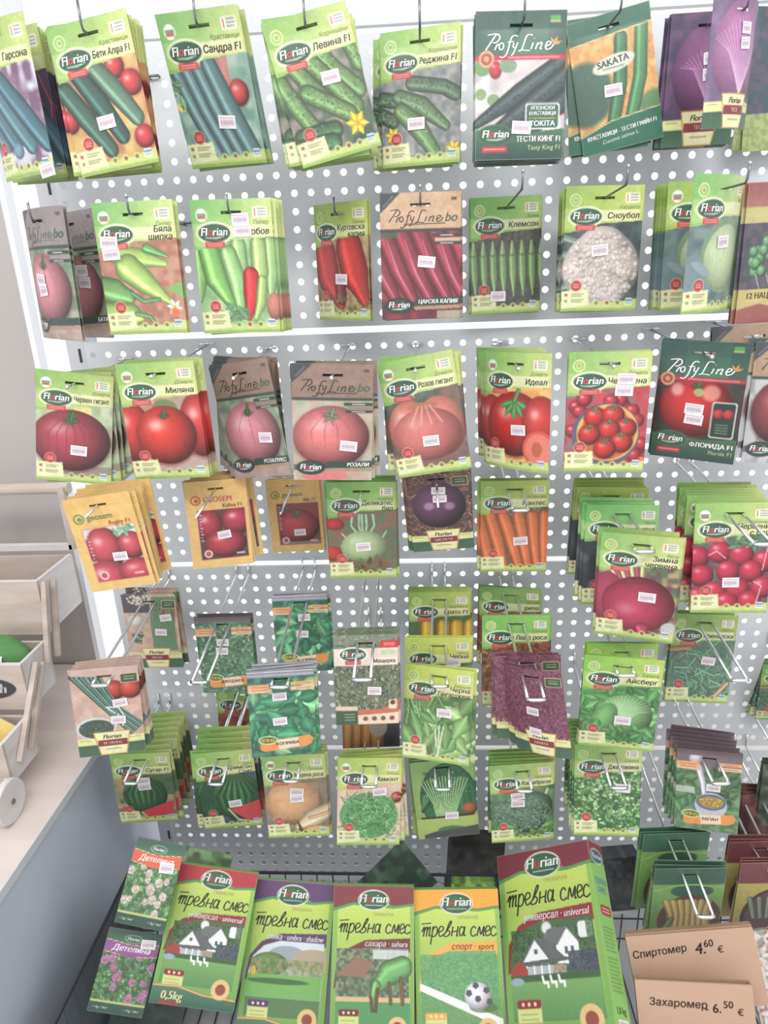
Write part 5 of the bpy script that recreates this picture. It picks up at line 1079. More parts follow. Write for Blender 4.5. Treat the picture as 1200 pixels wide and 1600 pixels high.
def add_packet(key, M, W, H, label, group, parts=2):
    m, lt = packet_meshes(key)
    o = link('seed_packet', m); o.matrix_world = scaled(M, W, H); tag(o, label, 'seed packet', group)
    if lt and parts: 
        c = link('lettering', lt, o); c['kind'] = 'stuff'
    if parts > 1:
        for i, (sx, sy) in enumerate(STICK.get(key, [])):
            c = link('price_sticker', STICKER, o, PRINT)
            sf = float(surf(np.array(sx), np.array(sy), 1.5, BULGE, CURL.get(key, 0), UW))
            c.location = ((sx - .5) * UW, sf - 0.0010, (.75 - sy) * UW)
            rr = random.Random(key + str(i)); c.rotation_euler = (0, RAD(rr.uniform(-7, 7)), 0)
            if CURL.get(key): c.rotation_euler.z = math.atan(CURL[key] * 4 * (2 * sx - 1))
    return o
POSE = {
    'a1': (0.0400, -0.1804, 1.7715, -1.10, -27.43, 1.05, 0.1023, 0.1661),
    'a2': (0.1642, -0.1978, 1.7669, -6.64, -5.89, -1.97, 0.1034, 0.1589),
    'a3': (0.2860, -0.1568, 1.7743, -0.81, -6.75, 18.26, 0.1022, 0.1631),
    'a4': (0.4213, -0.1554, 1.7735, -13.89, 11.49, -0.81, 0.1036, 0.1578),
    'a5': (0.5388, -0.1056, 1.7665, -0.00, -14.78, -2.53, 0.1041, 0.1546),
    'a6': (0.6545, -0.1839, 1.7554, 0.65, 4.59, -4.53, 0.1046, 0.1537),
    'a7': (0.7920, -0.0711, 1.7802, -10.89, -3.56, -3.36, 0.1031, 0.1583),
    'a8': (0.8992, -0.0785, 1.7739, -1.10, 2.78, 2.92, 0.0915, 0.1478),
    'a9': (0.9067, -0.1642, 1.7704, -1.38, 27.20, 0.70, 0.0715, 0.1313),
    'a10': (1.0273, -0.0233, 1.7823, -1.91, 6.11, -2.94, 0.1040, 0.1700),
    'b1': (0.0591, -0.2093, 1.5711, 0.78, -35.83, -1.49, 0.1036, 0.1573),
    'b2': (0.0757, -0.1612, 1.5691, -1.61, -26.25, -1.21, 0.1028, 0.1578),
    'b3': (0.1815, -0.2066, 1.5740, -0.01, -2.16, -1.89, 0.1038, 0.1573),
    'b4': (0.2975, -0.1806, 1.5712, 0.59, 1.40, 0.56, 0.1025, 0.1623),
    'b5': (0.4184, -0.0606, 1.5742, 0.46, -36.48, -0.37, 0.1031, 0.1599),
    'b6': (0.5356, -0.1542, 1.5756, 0.75, 2.66, -3.00, 0.1041, 0.1553),
    'b7': (0.6598, -0.0357, 1.5744, -0.76, 3.60, -0.09, 0.1026, 0.1595),
    'b8': (0.7786, -0.1107, 1.5764, 1.13, 2.81, -3.95, 0.1034, 0.1579),
    'b9': (0.9087, -0.1142, 1.5748, -0.00, 6.55, -3.22, 0.1033, 0.1603),
    'b10': (0.9006, -0.1921, 1.5737, -0.35, 37.55, 0.58, 0.1032, 0.1564),
    'b11': (1.0064, -0.1208, 1.5620, -1.03, 5.95, -1.38, 0.0999, 0.1747),
    'c1': (0.0435, -0.1835, 1.3683, 9.00, 7.05, -5.88, 0.1043, 0.1550),
    'c2': (0.1914, -0.2307, 1.3832, -1.03, -0.38, -0.14, 0.1044, 0.1553),
    'c3': (0.2988, -0.1969, 1.3746, -8.91, -25.56, 0.26, 0.1034, 0.1588),
    'c4': (0.4161, -0.2281, 1.3744, 3.58, 6.00, 0.43, 0.1046, 0.1546),
    'c5': (0.5365, -0.1929, 1.3735, -9.67, -7.71, -1.20, 0.1030, 0.1604),
    'c6': (0.6592, -0.1766, 1.3718, -1.15, -40.54, -0.64, 0.1031, 0.1598),
    'c7': (0.7763, -0.2009, 1.3726, 0.21, -5.62, -3.26, 0.1037, 0.1578),
    'c8': (0.8900, -0.2064, 1.3841, 1.47, -29.77, 4.38, 0.1041, 0.1563),
    'c9': (1.0262, -0.1653, 1.3709, 3.07, -1.28, -8.38, 0.1034, 0.1604),
    'c10': (0.9874, -0.1425, 1.3925, -4.94, -9.62, -2.96, 0.1054, 0.1636),
    'd1': (0.1249, -0.3023, 1.2408, -6.90, 1.95, -0.29, 0.0884, 0.1303),
    'd2': (0.2329, -0.1829, 1.2200, 0.88, 15.19, -3.45, 0.0876, 0.1322),
    'd3': (0.3201, -0.0514, 1.1842, -0.95, 2.80, -0.97, 0.0885, 0.1281),
    'd4': (0.4391, -0.1420, 1.1892, 1.50, 2.81, 0.31, 0.1039, 0.1563),
    'd5': (0.5568, -0.1545, 1.2221, -4.82, -1.24, 10.05, 0.0930, 0.1337),
    'd6': (0.6738, -0.0990, 1.1746, -0.39, -2.77, 0.94, 0.1044, 0.1534),
    'd7': (0.8257, -0.2364, 1.1338, -0.08, -17.93, -1.30, 0.1042, 0.1563),
    'd7b': (0.8232, -0.1533, 1.1465, 0.42, -4.07, -4.31, 0.1034, 0.1584),
    'd7c': (0.8134, -0.1144, 1.1689, 1.58, -2.11, 5.81, 0.1050, 0.1507),
    'd8': (0.9614, -0.2065, 1.1628, -1.11, -3.92, -7.73, 0.1033, 0.1595),
    'd8c': (0.9680, -0.1448, 1.1562, 0.57, 0.51, -4.88, 0.1038, 0.1564),
    'e1': (0.0578, -0.0805, 0.9847, 0.83, 1.34, -2.64, 0.0925, 0.1406),
    'e2': (0.0668, -0.2857, 0.9686, 3.14, 14.55, -4.64, 0.0935, 0.1411),
    'e3': (0.2053, -0.1477, 0.9773, -0.08, 1.94, -1.77, 0.0917, 0.1388),
    'e4': (0.3262, -0.1120, 0.9956, 0.48, 4.83, -3.65, 0.0914, 0.1396),
    'e5': (0.3277, -0.3003, 0.9749, 2.38, 9.83, -2.64, 0.0925, 0.1380),
    'e6': (0.4465, -0.2698, 1.0098, 1.37, 4.89, -4.98, 0.0915, 0.1415),
    'e7': (0.4393, -0.1561, 0.8819, 2.03, 6.26, -8.16, 0.0956, 0.1457),
    'e8': (0.5560, -0.0749, 0.9737, 0.62, 0.09, -0.27, 0.1039, 0.1551),
    'e9': (0.5507, -0.1772, 0.9453, 1.06, 1.10, -1.26, 0.1041, 0.1560),
    'e10': (0.5474, -0.2380, 0.9262, 2.32, -9.27, -5.62, 0.1035, 0.1590),
    'e11': (0.6771, -0.0634, 0.9750, -1.22, -9.19, 0.20, 0.1039, 0.1550),
    'e12': (0.6711, -0.1728, 0.9780, 0.25, -0.14, -3.72, 0.1037, 0.1573),
    'e13': (0.6824, -0.2349, 0.9549, -3.18, -3.89, -3.79, 0.0970, 0.1401),
    'e14': (0.6863, -0.2836, 0.9647, -13.63, -37.98, -5.02, 0.0883, 0.1281),
    'e15': (0.8042, -0.2720, 0.9697, 0.27, -9.18, 2.20, 0.1045, 0.1555),
    'e15b': (0.8206, -0.2105, 0.9510, 1.20, -0.12, -1.78, 0.1037, 0.1578),
    'e16': (0.9876, -0.0991, 0.9342, 2.74, 0.03, -7.43, 0.1035, 0.1572),
    'f1': (0.0183, -0.1367, 0.6955, 2.13, 6.50, 0.96, 0.1040, 0.1555),
    'f2': (0.1839, -0.1685, 0.7213, -1.73, 4.84, -2.81, 0.1038, 0.1568),
    'f2d': (0.1736, -0.0085, 0.7404, 1.63, 2.19, -2.57, 0.0987, 0.1544),
    'f3': (0.3122, -0.2076, 0.7438, 0.22, 4.03, -4.96, 0.1036, 0.1582),
    'f4': (0.4350, -0.2237, 0.7485, 3.96, 5.30, -7.11, 0.1033, 0.1597),
    'f5': (0.5596, -0.1873, 0.7213, -4.62, 2.99, -2.24, 0.1041, 0.1562),
    'f6': (0.6854, -0.2014, 0.7266, -2.20, 3.16, -1.33, 0.1041, 0.1562),
    'f7': (0.8157, -0.2184, 0.7685, -0.78, -2.48, -8.76, 0.1032, 0.1600),
    'f8': (0.9615, -0.2378, 0.7858, -2.98, -12.93, -4.96, 0.0915, 0.1413),
    'g1': (0.9251, -0.2361, 0.6221, -0.20, 3.29, 0.31, 0.1065, 0.1593),
    'g2': (0.9352, -0.2779, 0.6034, -3.05, -0.60, 5.19, 0.1075, 0.1578),
    'g3': (1.0787, -0.2067, 0.5748, -1.78, 1.44, -1.03, 0.1060, 0.1607),
    'g4': (1.0795, -0.2479, 0.5776, -1.56, 1.50, 1.00, 0.1067, 0.1597),
    'e17': (1.1669, -0.0568, 0.8367, -6.33, -10.52, 16.99, 0.0960, 0.1477),
    'f9': (1.1551, -0.1338, 0.6739, -2.80, -6.14, 0.08, 0.0990, 0.1503),
    'f10': (1.1289, -0.1309, 0.6059, -3.72, -2.94, -5.68, 0.0956, 0.1444),
    'a1b': (0.0355, -0.1378, 1.7734, 1.08, -22.54, 3.38, 0.1031, 0.1658),
    'h1': (0.1040, -0.3328, 0.6912, 12.74, 4.97, -41.00, 0.0770, 0.1172),
    'h2': (0.0590, -0.3738, 0.5557, 20.17, 16.50, -38.29, 0.0827, 0.1104),
    'h3': (0.1805, -0.3427, 0.5958, 15.41, 12.02, -39.63, 0.1274, 0.1886),
    'h4': (0.3011, -0.3319, 0.5342, 6.56, 4.52, -40.81, 0.1350, 0.2185),
    'h5': (0.4400, -0.3466, 0.5428, 1.58, 1.66, -39.22, 0.1289, 0.2208),
    'h6': (0.5742, -0.3380, 0.5283, 1.66, 3.98, -39.37, 0.1362, 0.2201),
    'h7': (0.7149, -0.3307, 0.5794, -48.41, -58.70, -44.63, 0.1715, 0.2687),
}
STICK = {
    'a1': [(0.90, 1.47)],
    'a2': [(0.48, 1.01)],
    'a3': [(0.60, 1.05)],
    'a4': [(0.61, 0.68)],
    'a5': [(0.45, 1.03)],
    'a6': [(0.52, 1.17)],
    'a7': [(0.46, 0.84)],
    'a8': [(0.59, 0.50), (0.60, 0.68)],
    'a9': [(0.60, 0.34), (0.60, 0.51)],
    'b1': [(0.40, 0.80), (0.42, 0.92)],
    'b2': [(0.64, 0.69), (0.66, 0.83)],
    'b3': [(0.16, 0.44), (0.17, 0.57)],
    'b4': [(0.61, 0.22), (0.63, 0.34)],
    'b5': [(0.54, 0.96)],
    'b6': [(0.57, 0.81)],
    'b7': [(0.39, 1.27)],
    'b8': [(0.47, 0.76)],
    'b10': [(0.51, 0.71)],
    'c1': [(0.57, 1.05)],
    'c3': [(0.71, 0.98)],
    'c4': [(0.70, 1.04)],
    'c5': [(0.53, 1.07)],
    'c6': [(0.57, 0.97)],
    'c7': [(0.71, 0.33), (0.69, 0.47)],
    'c8': [(0.47, 0.83), (0.48, 0.96)],
    'd1': [(0.61, 0.97)],
    'd2': [(0.57, 0.93)],
    'd3': [(0.56, 1.09)],
    'd4': [(0.51, 0.99)],
    'd5': [(0.51, 0.34), (0.52, 0.49)],
    'd6': [(0.60, 0.97)],
    'd7': [(0.63, 0.86)],
    'd8': [(0.50, 1.07)],
    'e1': [(0.78, 0.46), (0.66, 0.75)],
    'e2': [(0.69, 0.60), (0.64, 0.89)],
    'e3': [(0.47, 0.48), (0.44, 0.65)],
    'e4': [(0.56, 0.42), (0.51, 0.74)],
    'e5': [(0.47, 0.43), (0.46, 0.86)],
    'e6': [(0.62, 0.92)],
    'e9': [(0.72, 0.41)],
    'e10': [(0.60, 0.69)],
    'e14': [(0.45, 0.73), (0.45, 1.09)],
    'e15': [(0.56, 1.00)],
    'e16': [(0.61, 0.77)],
    'f1': [(0.51, 0.57), (0.51, 0.70)],
    'f2': [(0.59, 1.01)],
    'f3': [(0.52, 0.65), (0.51, 0.77)],
    'f4': [(0.66, 0.56)],
    'f5': [(0.58, 1.06)],
    'f6': [(0.43, 0.59), (0.43, 0.73)],
    'f7': [(0.73, 0.69)],
    'f8': [(0.58, 0.66)],
    'h1': [(0.75, 0.44)],
    'h2': [(0.79, 0.20)],
}
# ------------------------------------------------------------------ hooks and the packets on them
# packets stacked behind each visible front: (how many, spacing, their roll, scatter)
STK = {'a1': (0,), 'a9': (0,), 'a1b': (4, 0.0062, 2, 2), 'a2': (6, 0.0062, -3, 2.2), 'a3': (3, 0.0062, -1, 2.5), 'a4': (6, 0.0062, -8, 2.5), 'a5': (5, 0.0062, 1, 2.6), 'a6': (7, 0.0062, 1, 1.6), 'a7': (2, 0.0062, -6, 3), 'a8': (3, 0.0062, 0, 2), 'a10': (2, 0.0062, 0, 2),
 'b1': (1, 0.0062, 1, 1), 'b2': (2, 0.0062, 0, 1), 'b3': (3, 0.0062, 0, 1), 'b4': (5, 0.0062, 0, 1.5), 'b5': (1, 0.008, 1, 1), 'b6': (4, 0.0062, 0, .8), 'b7': (2, 0.0062, 0, .6), 'b8': (5, 0.01, 0, .7), 'b9': (7, 0.0075, 0, .7), 'b10': (0,), 'b11': (3, 0.008, 0, 1),
 'c1': (4, 0.0062, -2, 5), 'c2': (5, 0.0062, -1, 2), 'c3': (6, 0.0065, 0, 7), 'c4': (4, 0.0062, 2, 1.5), 'c5': (4, 0.0062, -3, 3), 'c6': (5, 0.0062, -3, 3), 'c7': (2, 0.0062, 0, 1), 'c8': (1, 0.0062, 2, 2), 'c9': (2, 0.0062, 2, 1), 'c10': (1, 0.0062, -3, 1),
 'd1': (7, 0.007, -4, 2), 'd2': (6, 0.0062, -1, 2), 'd3': (1, 0.0062, 0, 1), 'd4': (4, 0.0062, 0, 1.5), 'd5': (3, 0.0062, -2, 2), 'd6': (2, 0.0062, 0, .7), 'd7': (3, 0.0062, 0, 1), 'd7b': (2, 0.0062, 0, 1), 'd7c': (4, 0.012, 0, .6), 'd8': (8, 0.01, 0, .6),
 'e1': (4, 0.0062, -1, 2.5), 'e2': (4, 0.0062, 1, 1.5), 'e3': (2, 0.0062, 0, 1.5), 'e4': (2, 0.0062, 0, 2), 'e5': (3, 0.0062, 1, 2), 'e6': (3, 0.0062, 1, 1), 'e7': (0,), 'e8': (3, 0.0062, 0, .8), 'e9': (1, 0.0062, 1, 1), 'e10': (1, 0.0062, 1, 1), 'e11': (1, 0.0062, 0, 1), 'e12': (1, 0.0062, 0, 1), 'e13': (1, 0.0062, -2, 2), 'e14': (1, 0.009, -9, 1), 'e15': (1, 0.0062, 1, 2), 'e15b': (1, 0.0062, 1, 1), 'e16': (2, 0.0062, 1, 1), 'e17': (2, 0.0062, 0, 1),
 'f1': (8, 0.013, 0, 1.5), 'f2': (5, 0.013, 0, 2), 'f2d': (0,), 'f3': (4, 0.0062, 0, 1), 'f4': (3, 0.007, 0, 2), 'f5': (4, 0.0062, -2, 1.5), 'f6': (5, 0.007, -1, 1.5), 'f7': (7, 0.008, 0, .7), 'f8': (6, 0.008, -1, 1.5), 'f9': (2, 0.008, 0, 1), 'f10': (3, 0.008, 0, 1.5),
 'g1': (2, 0.008, 0, 1), 'g2': (2, 0.0062, 0, 1), 'g3': (2, 0.008, 0, 1), 'g4': (2, 0.0062, 0, 1)}
# hooks: packets from the panel outwards, kind of hook, reach of its end, fall of the wire per metre
HOOKS = [(['a1b', 'a1'], 'up', .188, 0), (['a2'], 'up', .206, 0), (['a3'], 'up', .165, 0), (['a4'], 'up', .163, 0), (['a5'], 'up', .155, 0), (['a6'], 'up', .2, 0), (['a7'], 'up', .12, 0), (['a8', 'a9'], 'up', .175, 0), (['a10'], 'up', .06, 0),
 (['b2', 'b1'], 'up', .218, 0), (['b3'], 'up', .213, 0), (['b4'], 'up', .187, 0), (['b5'], 'up', .09, 0), (['b6'], 'up', .162, 0), (['b7'], 'up', .19, -.05), (['b8'], 'up', .2, -.05), (['b9', 'b10'], 'up', .24, 0), (['b11'], 'up', .2, 0),
 (['c1'], 'ball', .197, .06), (['c2'], 'ball', .245, .06), (['c3'], 'ball', .222, .06), (['c4'], 'ball', .243, .06), (['c5'], 'ball', .208, .06), (['c6'], 'ball', .205, .06), (['c7'], 'ball', .216, .06), (['c8'], 'ball', .235, .06), (['c10', 'c9'], 'ball', .19, .06),
 (['d1'], 'end', .335, .1), (['d2'], 'end', .275, .1), (['d3'], 'end', .155, .1), (['d4'], 'end', .17, .1), (['d5'], 'end', .255, .1),
 (['d6'], 'loop', .165, .15), (['d7c', 'd7b', 'd7'], 'loop', .25, .1), (['d8'], 'loop', .285, .1),
 (['e1', 'e2'], 'loop', .298, .1), (['e3'], 'loop', .275, .16), (['e4', 'e5'], 'loop', .312, .1), (['e6'], 'loop', .335, .16), (['e8', 'e9', 'e10'], 'loop', .25, .16), (['e11', 'e12', 'e13', 'e14'], 'loop', .315, .12), (['e15b', 'e15'], 'loop', .29, .16), (['e16'], 'loop', .222, .16), (['e17'], 'loop', .12, .16),
 (['f1'], 'loop', .185, .16), (['f2d'], 'loop', .09, .16), (['f2'], 'loop', .215, .16), (['f3'], 'loop', .236, .16), (['f4'], 'loop', .252, .16), (['f5'], 'loop', .225, .16), (['f6'], 'loop', .235, .16), (['f7'], 'loop', .27, .16), (['f8'], 'loop', .275, .16), (['f9'], 'loop', .17, .16), (['f10'], 'loop', .2, .16), (['e7'], 'loop', .18, .16),
 (['g1', 'g2'], 'loop', .345, .16), (['g3', 'g4'], 'loop', .315, .16)]
GROUPNAME = {'up': 'single wire hooks with upturned tips', 'ball': 'single wire hooks with round tips', 'end': 'straight single wire hooks', 'loop': 'double wire loop hooks'}
def lerp_path(path, d):
    for a, b in zip(path, path[1:]):
        if -b.y >= d: 
            t = 0 if abs(b.y - a.y) < 1e-6 else (d + a.y) / (a.y - b.y); return a + (b - a) * t
    return path[-1].copy()
NPK = 0
DRIFT = {'c6': -.014, 'd1': .008, 'b4': .008, 'c5': .006, 'a5': -.008}
ORD = ['second', 'third', 'fourth', 'fifth', 'sixth', 'seventh', 'eighth', 'ninth', 'tenth', 'eleventh']
def words(t, n=16):
    return t if len(t.split()) <= n else None
BEH = {'a8': ' beside the orange packet', 'e4': ' near the panel', 'e5': ' of the nearer nettle stack', 'd7b': ' under the crimson radish', 'd7c': ', rearmost of the radish hook', 'e13': ' of the rear purple packet', 'e14': ' of the front purple packet', 'e15b': ' of the rear lettuce', 'g1': ', rear stack', 'g2': ', front stack', 'g3': ', rear stack in the corner', 'g4': ', front stack in the corner'}
for keys, kind, dend, fall in HOOKS:
    rng = random.Random(keys[-1]); WR = {'up': .0014, 'loop': .0021}.get(kind, .0017)
    path = []; fronts = []
    for k in keys:
        x, y, z, ro, ya, pi, W, H = POSE[k]
        M = pose_matrix(x, y, z, ro, ya, pi); s = M @ slot_local(W, H); fronts.append((k, M, W, H, s))
        path.append(Vector((s.x, s.y, s.z - WR * 1.2)))
    b = path[0]; base = Vector((b.x + (0 if kind == 'loop' else 0), -0.002, b.z + fall * (-b.y)))
    path = [base] + path
    UPT = .03 if keys[-1][0] == 'a' else .02
    l = path[-1]; dend = max(dend, -l.y + .008)
    tip = Vector((l.x, -dend, l.z - fall * (dend + l.y)))
    # the hook itself
    subj = DES[keys[-1]][2].split(',')[0]
    h = empty('peg_hook', base)
    desc = {'up': 'single wire hook with upturned tip', 'ball': 'single wire hook with round tip', 'end': 'straight single wire hook', 'loop': 'double wire loop hook'}[kind]
    lb = '%s holding the packet showing %s' % (desc, DES[keys[-1]][2].replace(', ', ' '))
    lb = words(lb) or words('%s for the packet showing %s' % (desc, subj)) or '%s for %s' % (desc, subj)
    tag(h, lb, 'hook', GROUPNAME[kind])
    metal = DARKWIRE if kind == 'up' else CHROME
    if kind == 'loop':
        for sgn in (-1, 1):
            off = Vector((sgn * .0112, 0, 0)); p = [base + off + Vector((0, .006, .024)), base + off + Vector((0, -.002, .024)), base + off + Vector((0, -.003, .004))] + [q + off + Vector((0, -.004 if i == 0 else 0, 0)) for i, q in enumerate(path)] + [tip + off]
            setp(MB().tube(p, WR, 8).build('prong', metal, None, True), h)
        setp(MB().tube([tip + Vector((-.0128, 0, 0)), tip + Vector((-.006, -.002, .0002)), tip + Vector((.006, -.002, .0002)), tip + Vector((.0128, 0, 0))], WR * 1.35, 8).build('crossbar', metal, None, True), h)
    else:
        p = path + [tip]
        if kind == 'up': p += [tip + Vector((0, -.003, .005)), tip + Vector((0, -.004, UPT))]
        setp(MB().tube(p, WR, 8).build('prong', metal, None, True), h)
        if kind == 'up': setp(MB().ball(tip + Vector((0, -.004, UPT)), .0019).build('tip', CHROME, None, True), h)
        else: setp(MB().ball(tip, .0032 if kind == 'ball' else .0022).build('tip', CHROME, None, True), h)
        pl = MB(); pl.tube([base + Vector((-.0125, .006, .003)), base + Vector((-.0125, -.004, .003)), base + Vector((.0125, -.004, .003)), base + Vector((.0125, .006, .003))], .0017, 8)
        setp(pl.build('plug_bar', metal, None, True), h)
    # the packets
    for i, (k, M, W, H, s) in enumerate(fronts):
        lay, style, show = DES[k]; x, y, z, ro, ya, pi = POSE[k][:6]
        gname = 'packets of ' + show.split(',')[0] + ' (%s)' % style
        lb = '%s seed packet showing %s' % (style, show)
        if STK[k][0] and ',' not in show: lb = words(lb + ', front of its stack') or lb
        add_packet(k, M, W, H, words(lb) or lb.replace(' seed', ''), gname if STK[k][0] else None); NPK += 1
        if not STK[k][0]: continue
        n, sp, br, jit = STK[k]; dmin = .012 if i == 0 else -fronts[i - 1][4].y + .008
        d = -s.y; gap = .0045 / max(.5, math.cos(RAD(ya)) * math.cos(RAD(pi)))
        for j in range(n):
            dj = d - gap - sp / max(.6, math.cos(RAD(ya))) * j
            if dj < dmin: break
            P = lerp_path(path, dj) + Vector((0, 0, WR * 1.2 - rng.uniform(0, .001)))
            Mr = Matrix.Rotation(RAD(ya), 4, 'Z') @ Matrix.Rotation(RAD(pi), 4, 'X') @ Matrix.Rotation(RAD(br + rng.uniform(-jit, jit)), 4, 'Y')
            Mx = Matrix.Rotation(RAD(ya), 4, 'Z'); P += Mx @ Vector((rng.uniform(-.005, .005) + DRIFT.get(k, 0) * (j + 1) / n, 0, 0))
            Mj = Matrix.Translation(P - Mr @ slot_local(W, H)) @ Mr
            sh_ = show.split(',')[0] + BEH.get(k, '')
            lb = '%s packet, %s from the front of the stack of %s' % (style, ORD[j], sh_)
            lb = words(lb) or words('%s packet, %s in the stack of %s' % (style, ORD[j], sh_)) or ' '.join(('%s packet, %s in the stack of %s' % (style, ORD[j], sh_)).split()[:16])
            add_packet(k, Mj, W, H, lb, gname, 1 if j < 3 else 0); NPK += 1
print('packets', NPK)
# ------------------------------------------------------------------ the low wire basket and what leans in it
bk = empty('wire_basket', (0.6, -0.3, 0.36)); tag(bk, 'low dark wire basket along the foot of the rack, holding the boxes', 'basket')
RIM = 0.53; BX0, BX1, BY0, BY1, BZ = -0.026, 1.26, -0.165, -0.60, 0.33
rim = MB().tube([(BX0, BY0, RIM), (BX1, BY0, RIM), (BX1, BY1, RIM), (BX0, BY1, RIM), (BX0, BY0, RIM)], .0028, 8)
setp(rim.build('rim', BASKET, None, True), bk)
gr = MB(); n = 44
for k in range(n + 1):
    x = BX0 + (BX1 - BX0) * k / n; gr.tube([(x, BY0, RIM), (x, BY0, BZ), (x, BY1, BZ), (x, BY1, RIM)], .0014, 6)
for k in range(15):
    y = BY0 + (BY1 - BY0) * k / 14
    for x in (BX0, BX1): gr.tube([(x, y, RIM), (x, y, BZ)], .0014, 6)
for z in (RIM - .05, RIM - .1, RIM - .15): gr.tube([(BX0, BY0, z), (BX1, BY0, z), (BX1, BY1, z), (BX0, BY1, z), (BX0, BY0, z)], .0016, 6)
g = gr.build('wire_grid', BASKET); setp(g, bk)['kind'] = 'stuff'
sh = MB().box(BX0, BX1, BY1 - .01, -.004, BZ - .035, BZ - .004)
sdp = MB().box(BX0 - .001, BX0 + .001, BY1, BY0, BZ, RIM - .004).build('side_plate', mat('dark_plate', (92, 98, 106), .5)); setp(sdp, bk)
so = bevel(sh.build('base_shelf', mat('shelf_grey', (190, 190, 194), .45))); tag(so, 'grey metal base shelf under the wire basket', 'shelf')
for x in (BX0 + .03, BX1 - .03):
    for y in (BY1 + .03, -.05): setp(MB().box(x - .02, x + .02, y - .02, y + .02, 0, BZ - .035).build('shelf_foot', MATS['shelf_grey']), so)

def grass(key, kind, wt, depth, label, group):
    x, y, z, ro, ya, pi, W, H = POSE[key]; a = H / W
    A = Art(a, 132, sum(map(ord, key)) + 11); grass_box(A, kind, wt); A.grain(.03, 1.0)
    m = face_mesh('seed_box', A, W, 0, depth, slot=False, back=(110, 160, 80), side=(132, 190, 84)); m.materials.append(CARD)
    o = link('seed_box', m); o.matrix_world = pose_matrix(x, y, z, ro, ya, pi); tag(o, label, 'seed box', group)
    lm = letter_mesh('lettering', A, W, 0, eps=.0004); link('lettering', lm, o, CARD)['kind'] = 'stuff'
    return o, W, H
GB = 'lawn seed boxes in the basket'
grass('h3', 'u', '0,5kg', .022, 'small lawn seed box with red top and white house, beside the clover packets', GB)
grass('h4', 's', '0,5kg', .022, 'lawn seed box with purple top and mountain meadow picture', GB)
grass('h5', 'h', '0,5kg', .022, 'lawn seed box with dark red top and a grass-covered grazing animal', GB)
grass('h6', 'p', '0,5kg', .022, 'lawn seed box with orange top and a football', GB)
o7, W7, H7 = grass('h7', 'u', '1кг', .046, 'large lawn seed box with maroon top, white house and visible right side', GB)
# printed right side of the large box
a7 = H7 / .046
A = Art(6.0, 30, 4, (138, 196, 96)); S6 = 6.0
A.rect(0, 0, 1, .62, (150, 44, 60)); A.cap([(0, .66), (.5, .58), (1, .5)], .1, (70, 150, 110), hl=0); A.ell(.5, .45, .42, .26, (220, 226, 200)); A.ell(.5, .45, .38, .22, (56, 100, 110))
A.T('Florian', .5, .53, .24, W_, 'C', .15, bold=.012, wmax=.66); A.T('тревна', .5, 1.35, .36, (90, 150, 190), 'C', .2, wmax=.8); A.T('смес', .5, 1.62, .36, (90, 150, 190), 'C', .2, wmax=.6)
A.rect(.2, 2.0, .9, 2.3, (176, 40, 60), r=.08); A.rect(.28, 2.08, .82, 2.12, (240, 180, 190)); A.rect(.28, 2.18, .82, 2.22, (240, 180, 190))
for k in range(16): A.rect(.12, 2.65 + .11 * k + (.1 if k > 6 else 0), .85 - .1 * (k % 3 == 2), 2.69 + .11 * k + (.1 if k > 6 else 0), (96, 150, 70))
A.T('1,0 kg', .5, 5.0, .26, (60, 96, 50), 'C', bold=.01, wmax=.7); A.rect(.2, 5.15, .85, 5.75, (240, 240, 240)); 
for k in range(9): A.rect(.26 + .06 * k, 5.2, .285 + .06 * k, 5.65, (120, 120, 124))
_sp = .046
m = face_mesh('side_panel', A, _sp, 0, .0004, slot=False); m.materials.append(CARD)
sp = link('side_panel', m, o7); sp.matrix_local = Matrix.Translation((W7 / 2 + .0006, .046 / 2, 0)) @ Matrix.Rotation(RAD(90), 4, 'Z') @ Matrix.Diagonal((1, 1, H7 / (6 * _sp), 1))
sl_ = letter_mesh('lettering', A, _sp, 0, eps=.0004); link('lettering', sl_, sp, CARD)['kind'] = 'stuff'

def slab(key, paint, a, W, M, label, cat, group=None, depth=.004, name='seed_packet', n=72, bulge=.001, letters=True):
    A = Art(a, n, sum(map(ord, key)) + 5); paint(A); A.grain(.04)
    m = face_mesh(name, A, W, bulge, depth, slot=False, back=(70, 90, 70)); m.materials.append(PRINT)
    o = link(name, m); o.matrix_world = M; tag(o, label, cat, group)
    lm = letter_mesh('lettering', A, W, bulge) if letters else None
    if lm: link('lettering', lm, o, PRINT)['kind'] = 'stuff'
    return o
for key, band, c, fc, lab in (('h1', (224, 96, 60), (222, 92, 54), (232, 214, 196), 'dark green clover seed packet with white flowers and orange band, leaning upper'), ('h2', (150, 80, 140), (150, 84, 150), (206, 130, 176), 'dark green clover seed packet with pink flowers and purple band, leaning lower')):
    x, y, z, ro, ya, pi, W, H = POSE[key]; a = 1.5
    o = slab(key, (lambda A, b=band, c=c, f=fc: clover_pack(A, b, c, f)), 1.5, W, pose_matrix(x, y, z, ro, ya, pi) @ Matrix.Diagonal((1, 1, H / (1.5 * W), 1)), lab, 'seed packet', 'clover packets')
    for sx, sy in STICK[key]:
        c_ = link('price_sticker', STICKER, o, PRINT); c_.location = ((sx - .5) * W, -.0022, (.75 - sy) * W); c_.rotation_euler.y = RAD(-4)
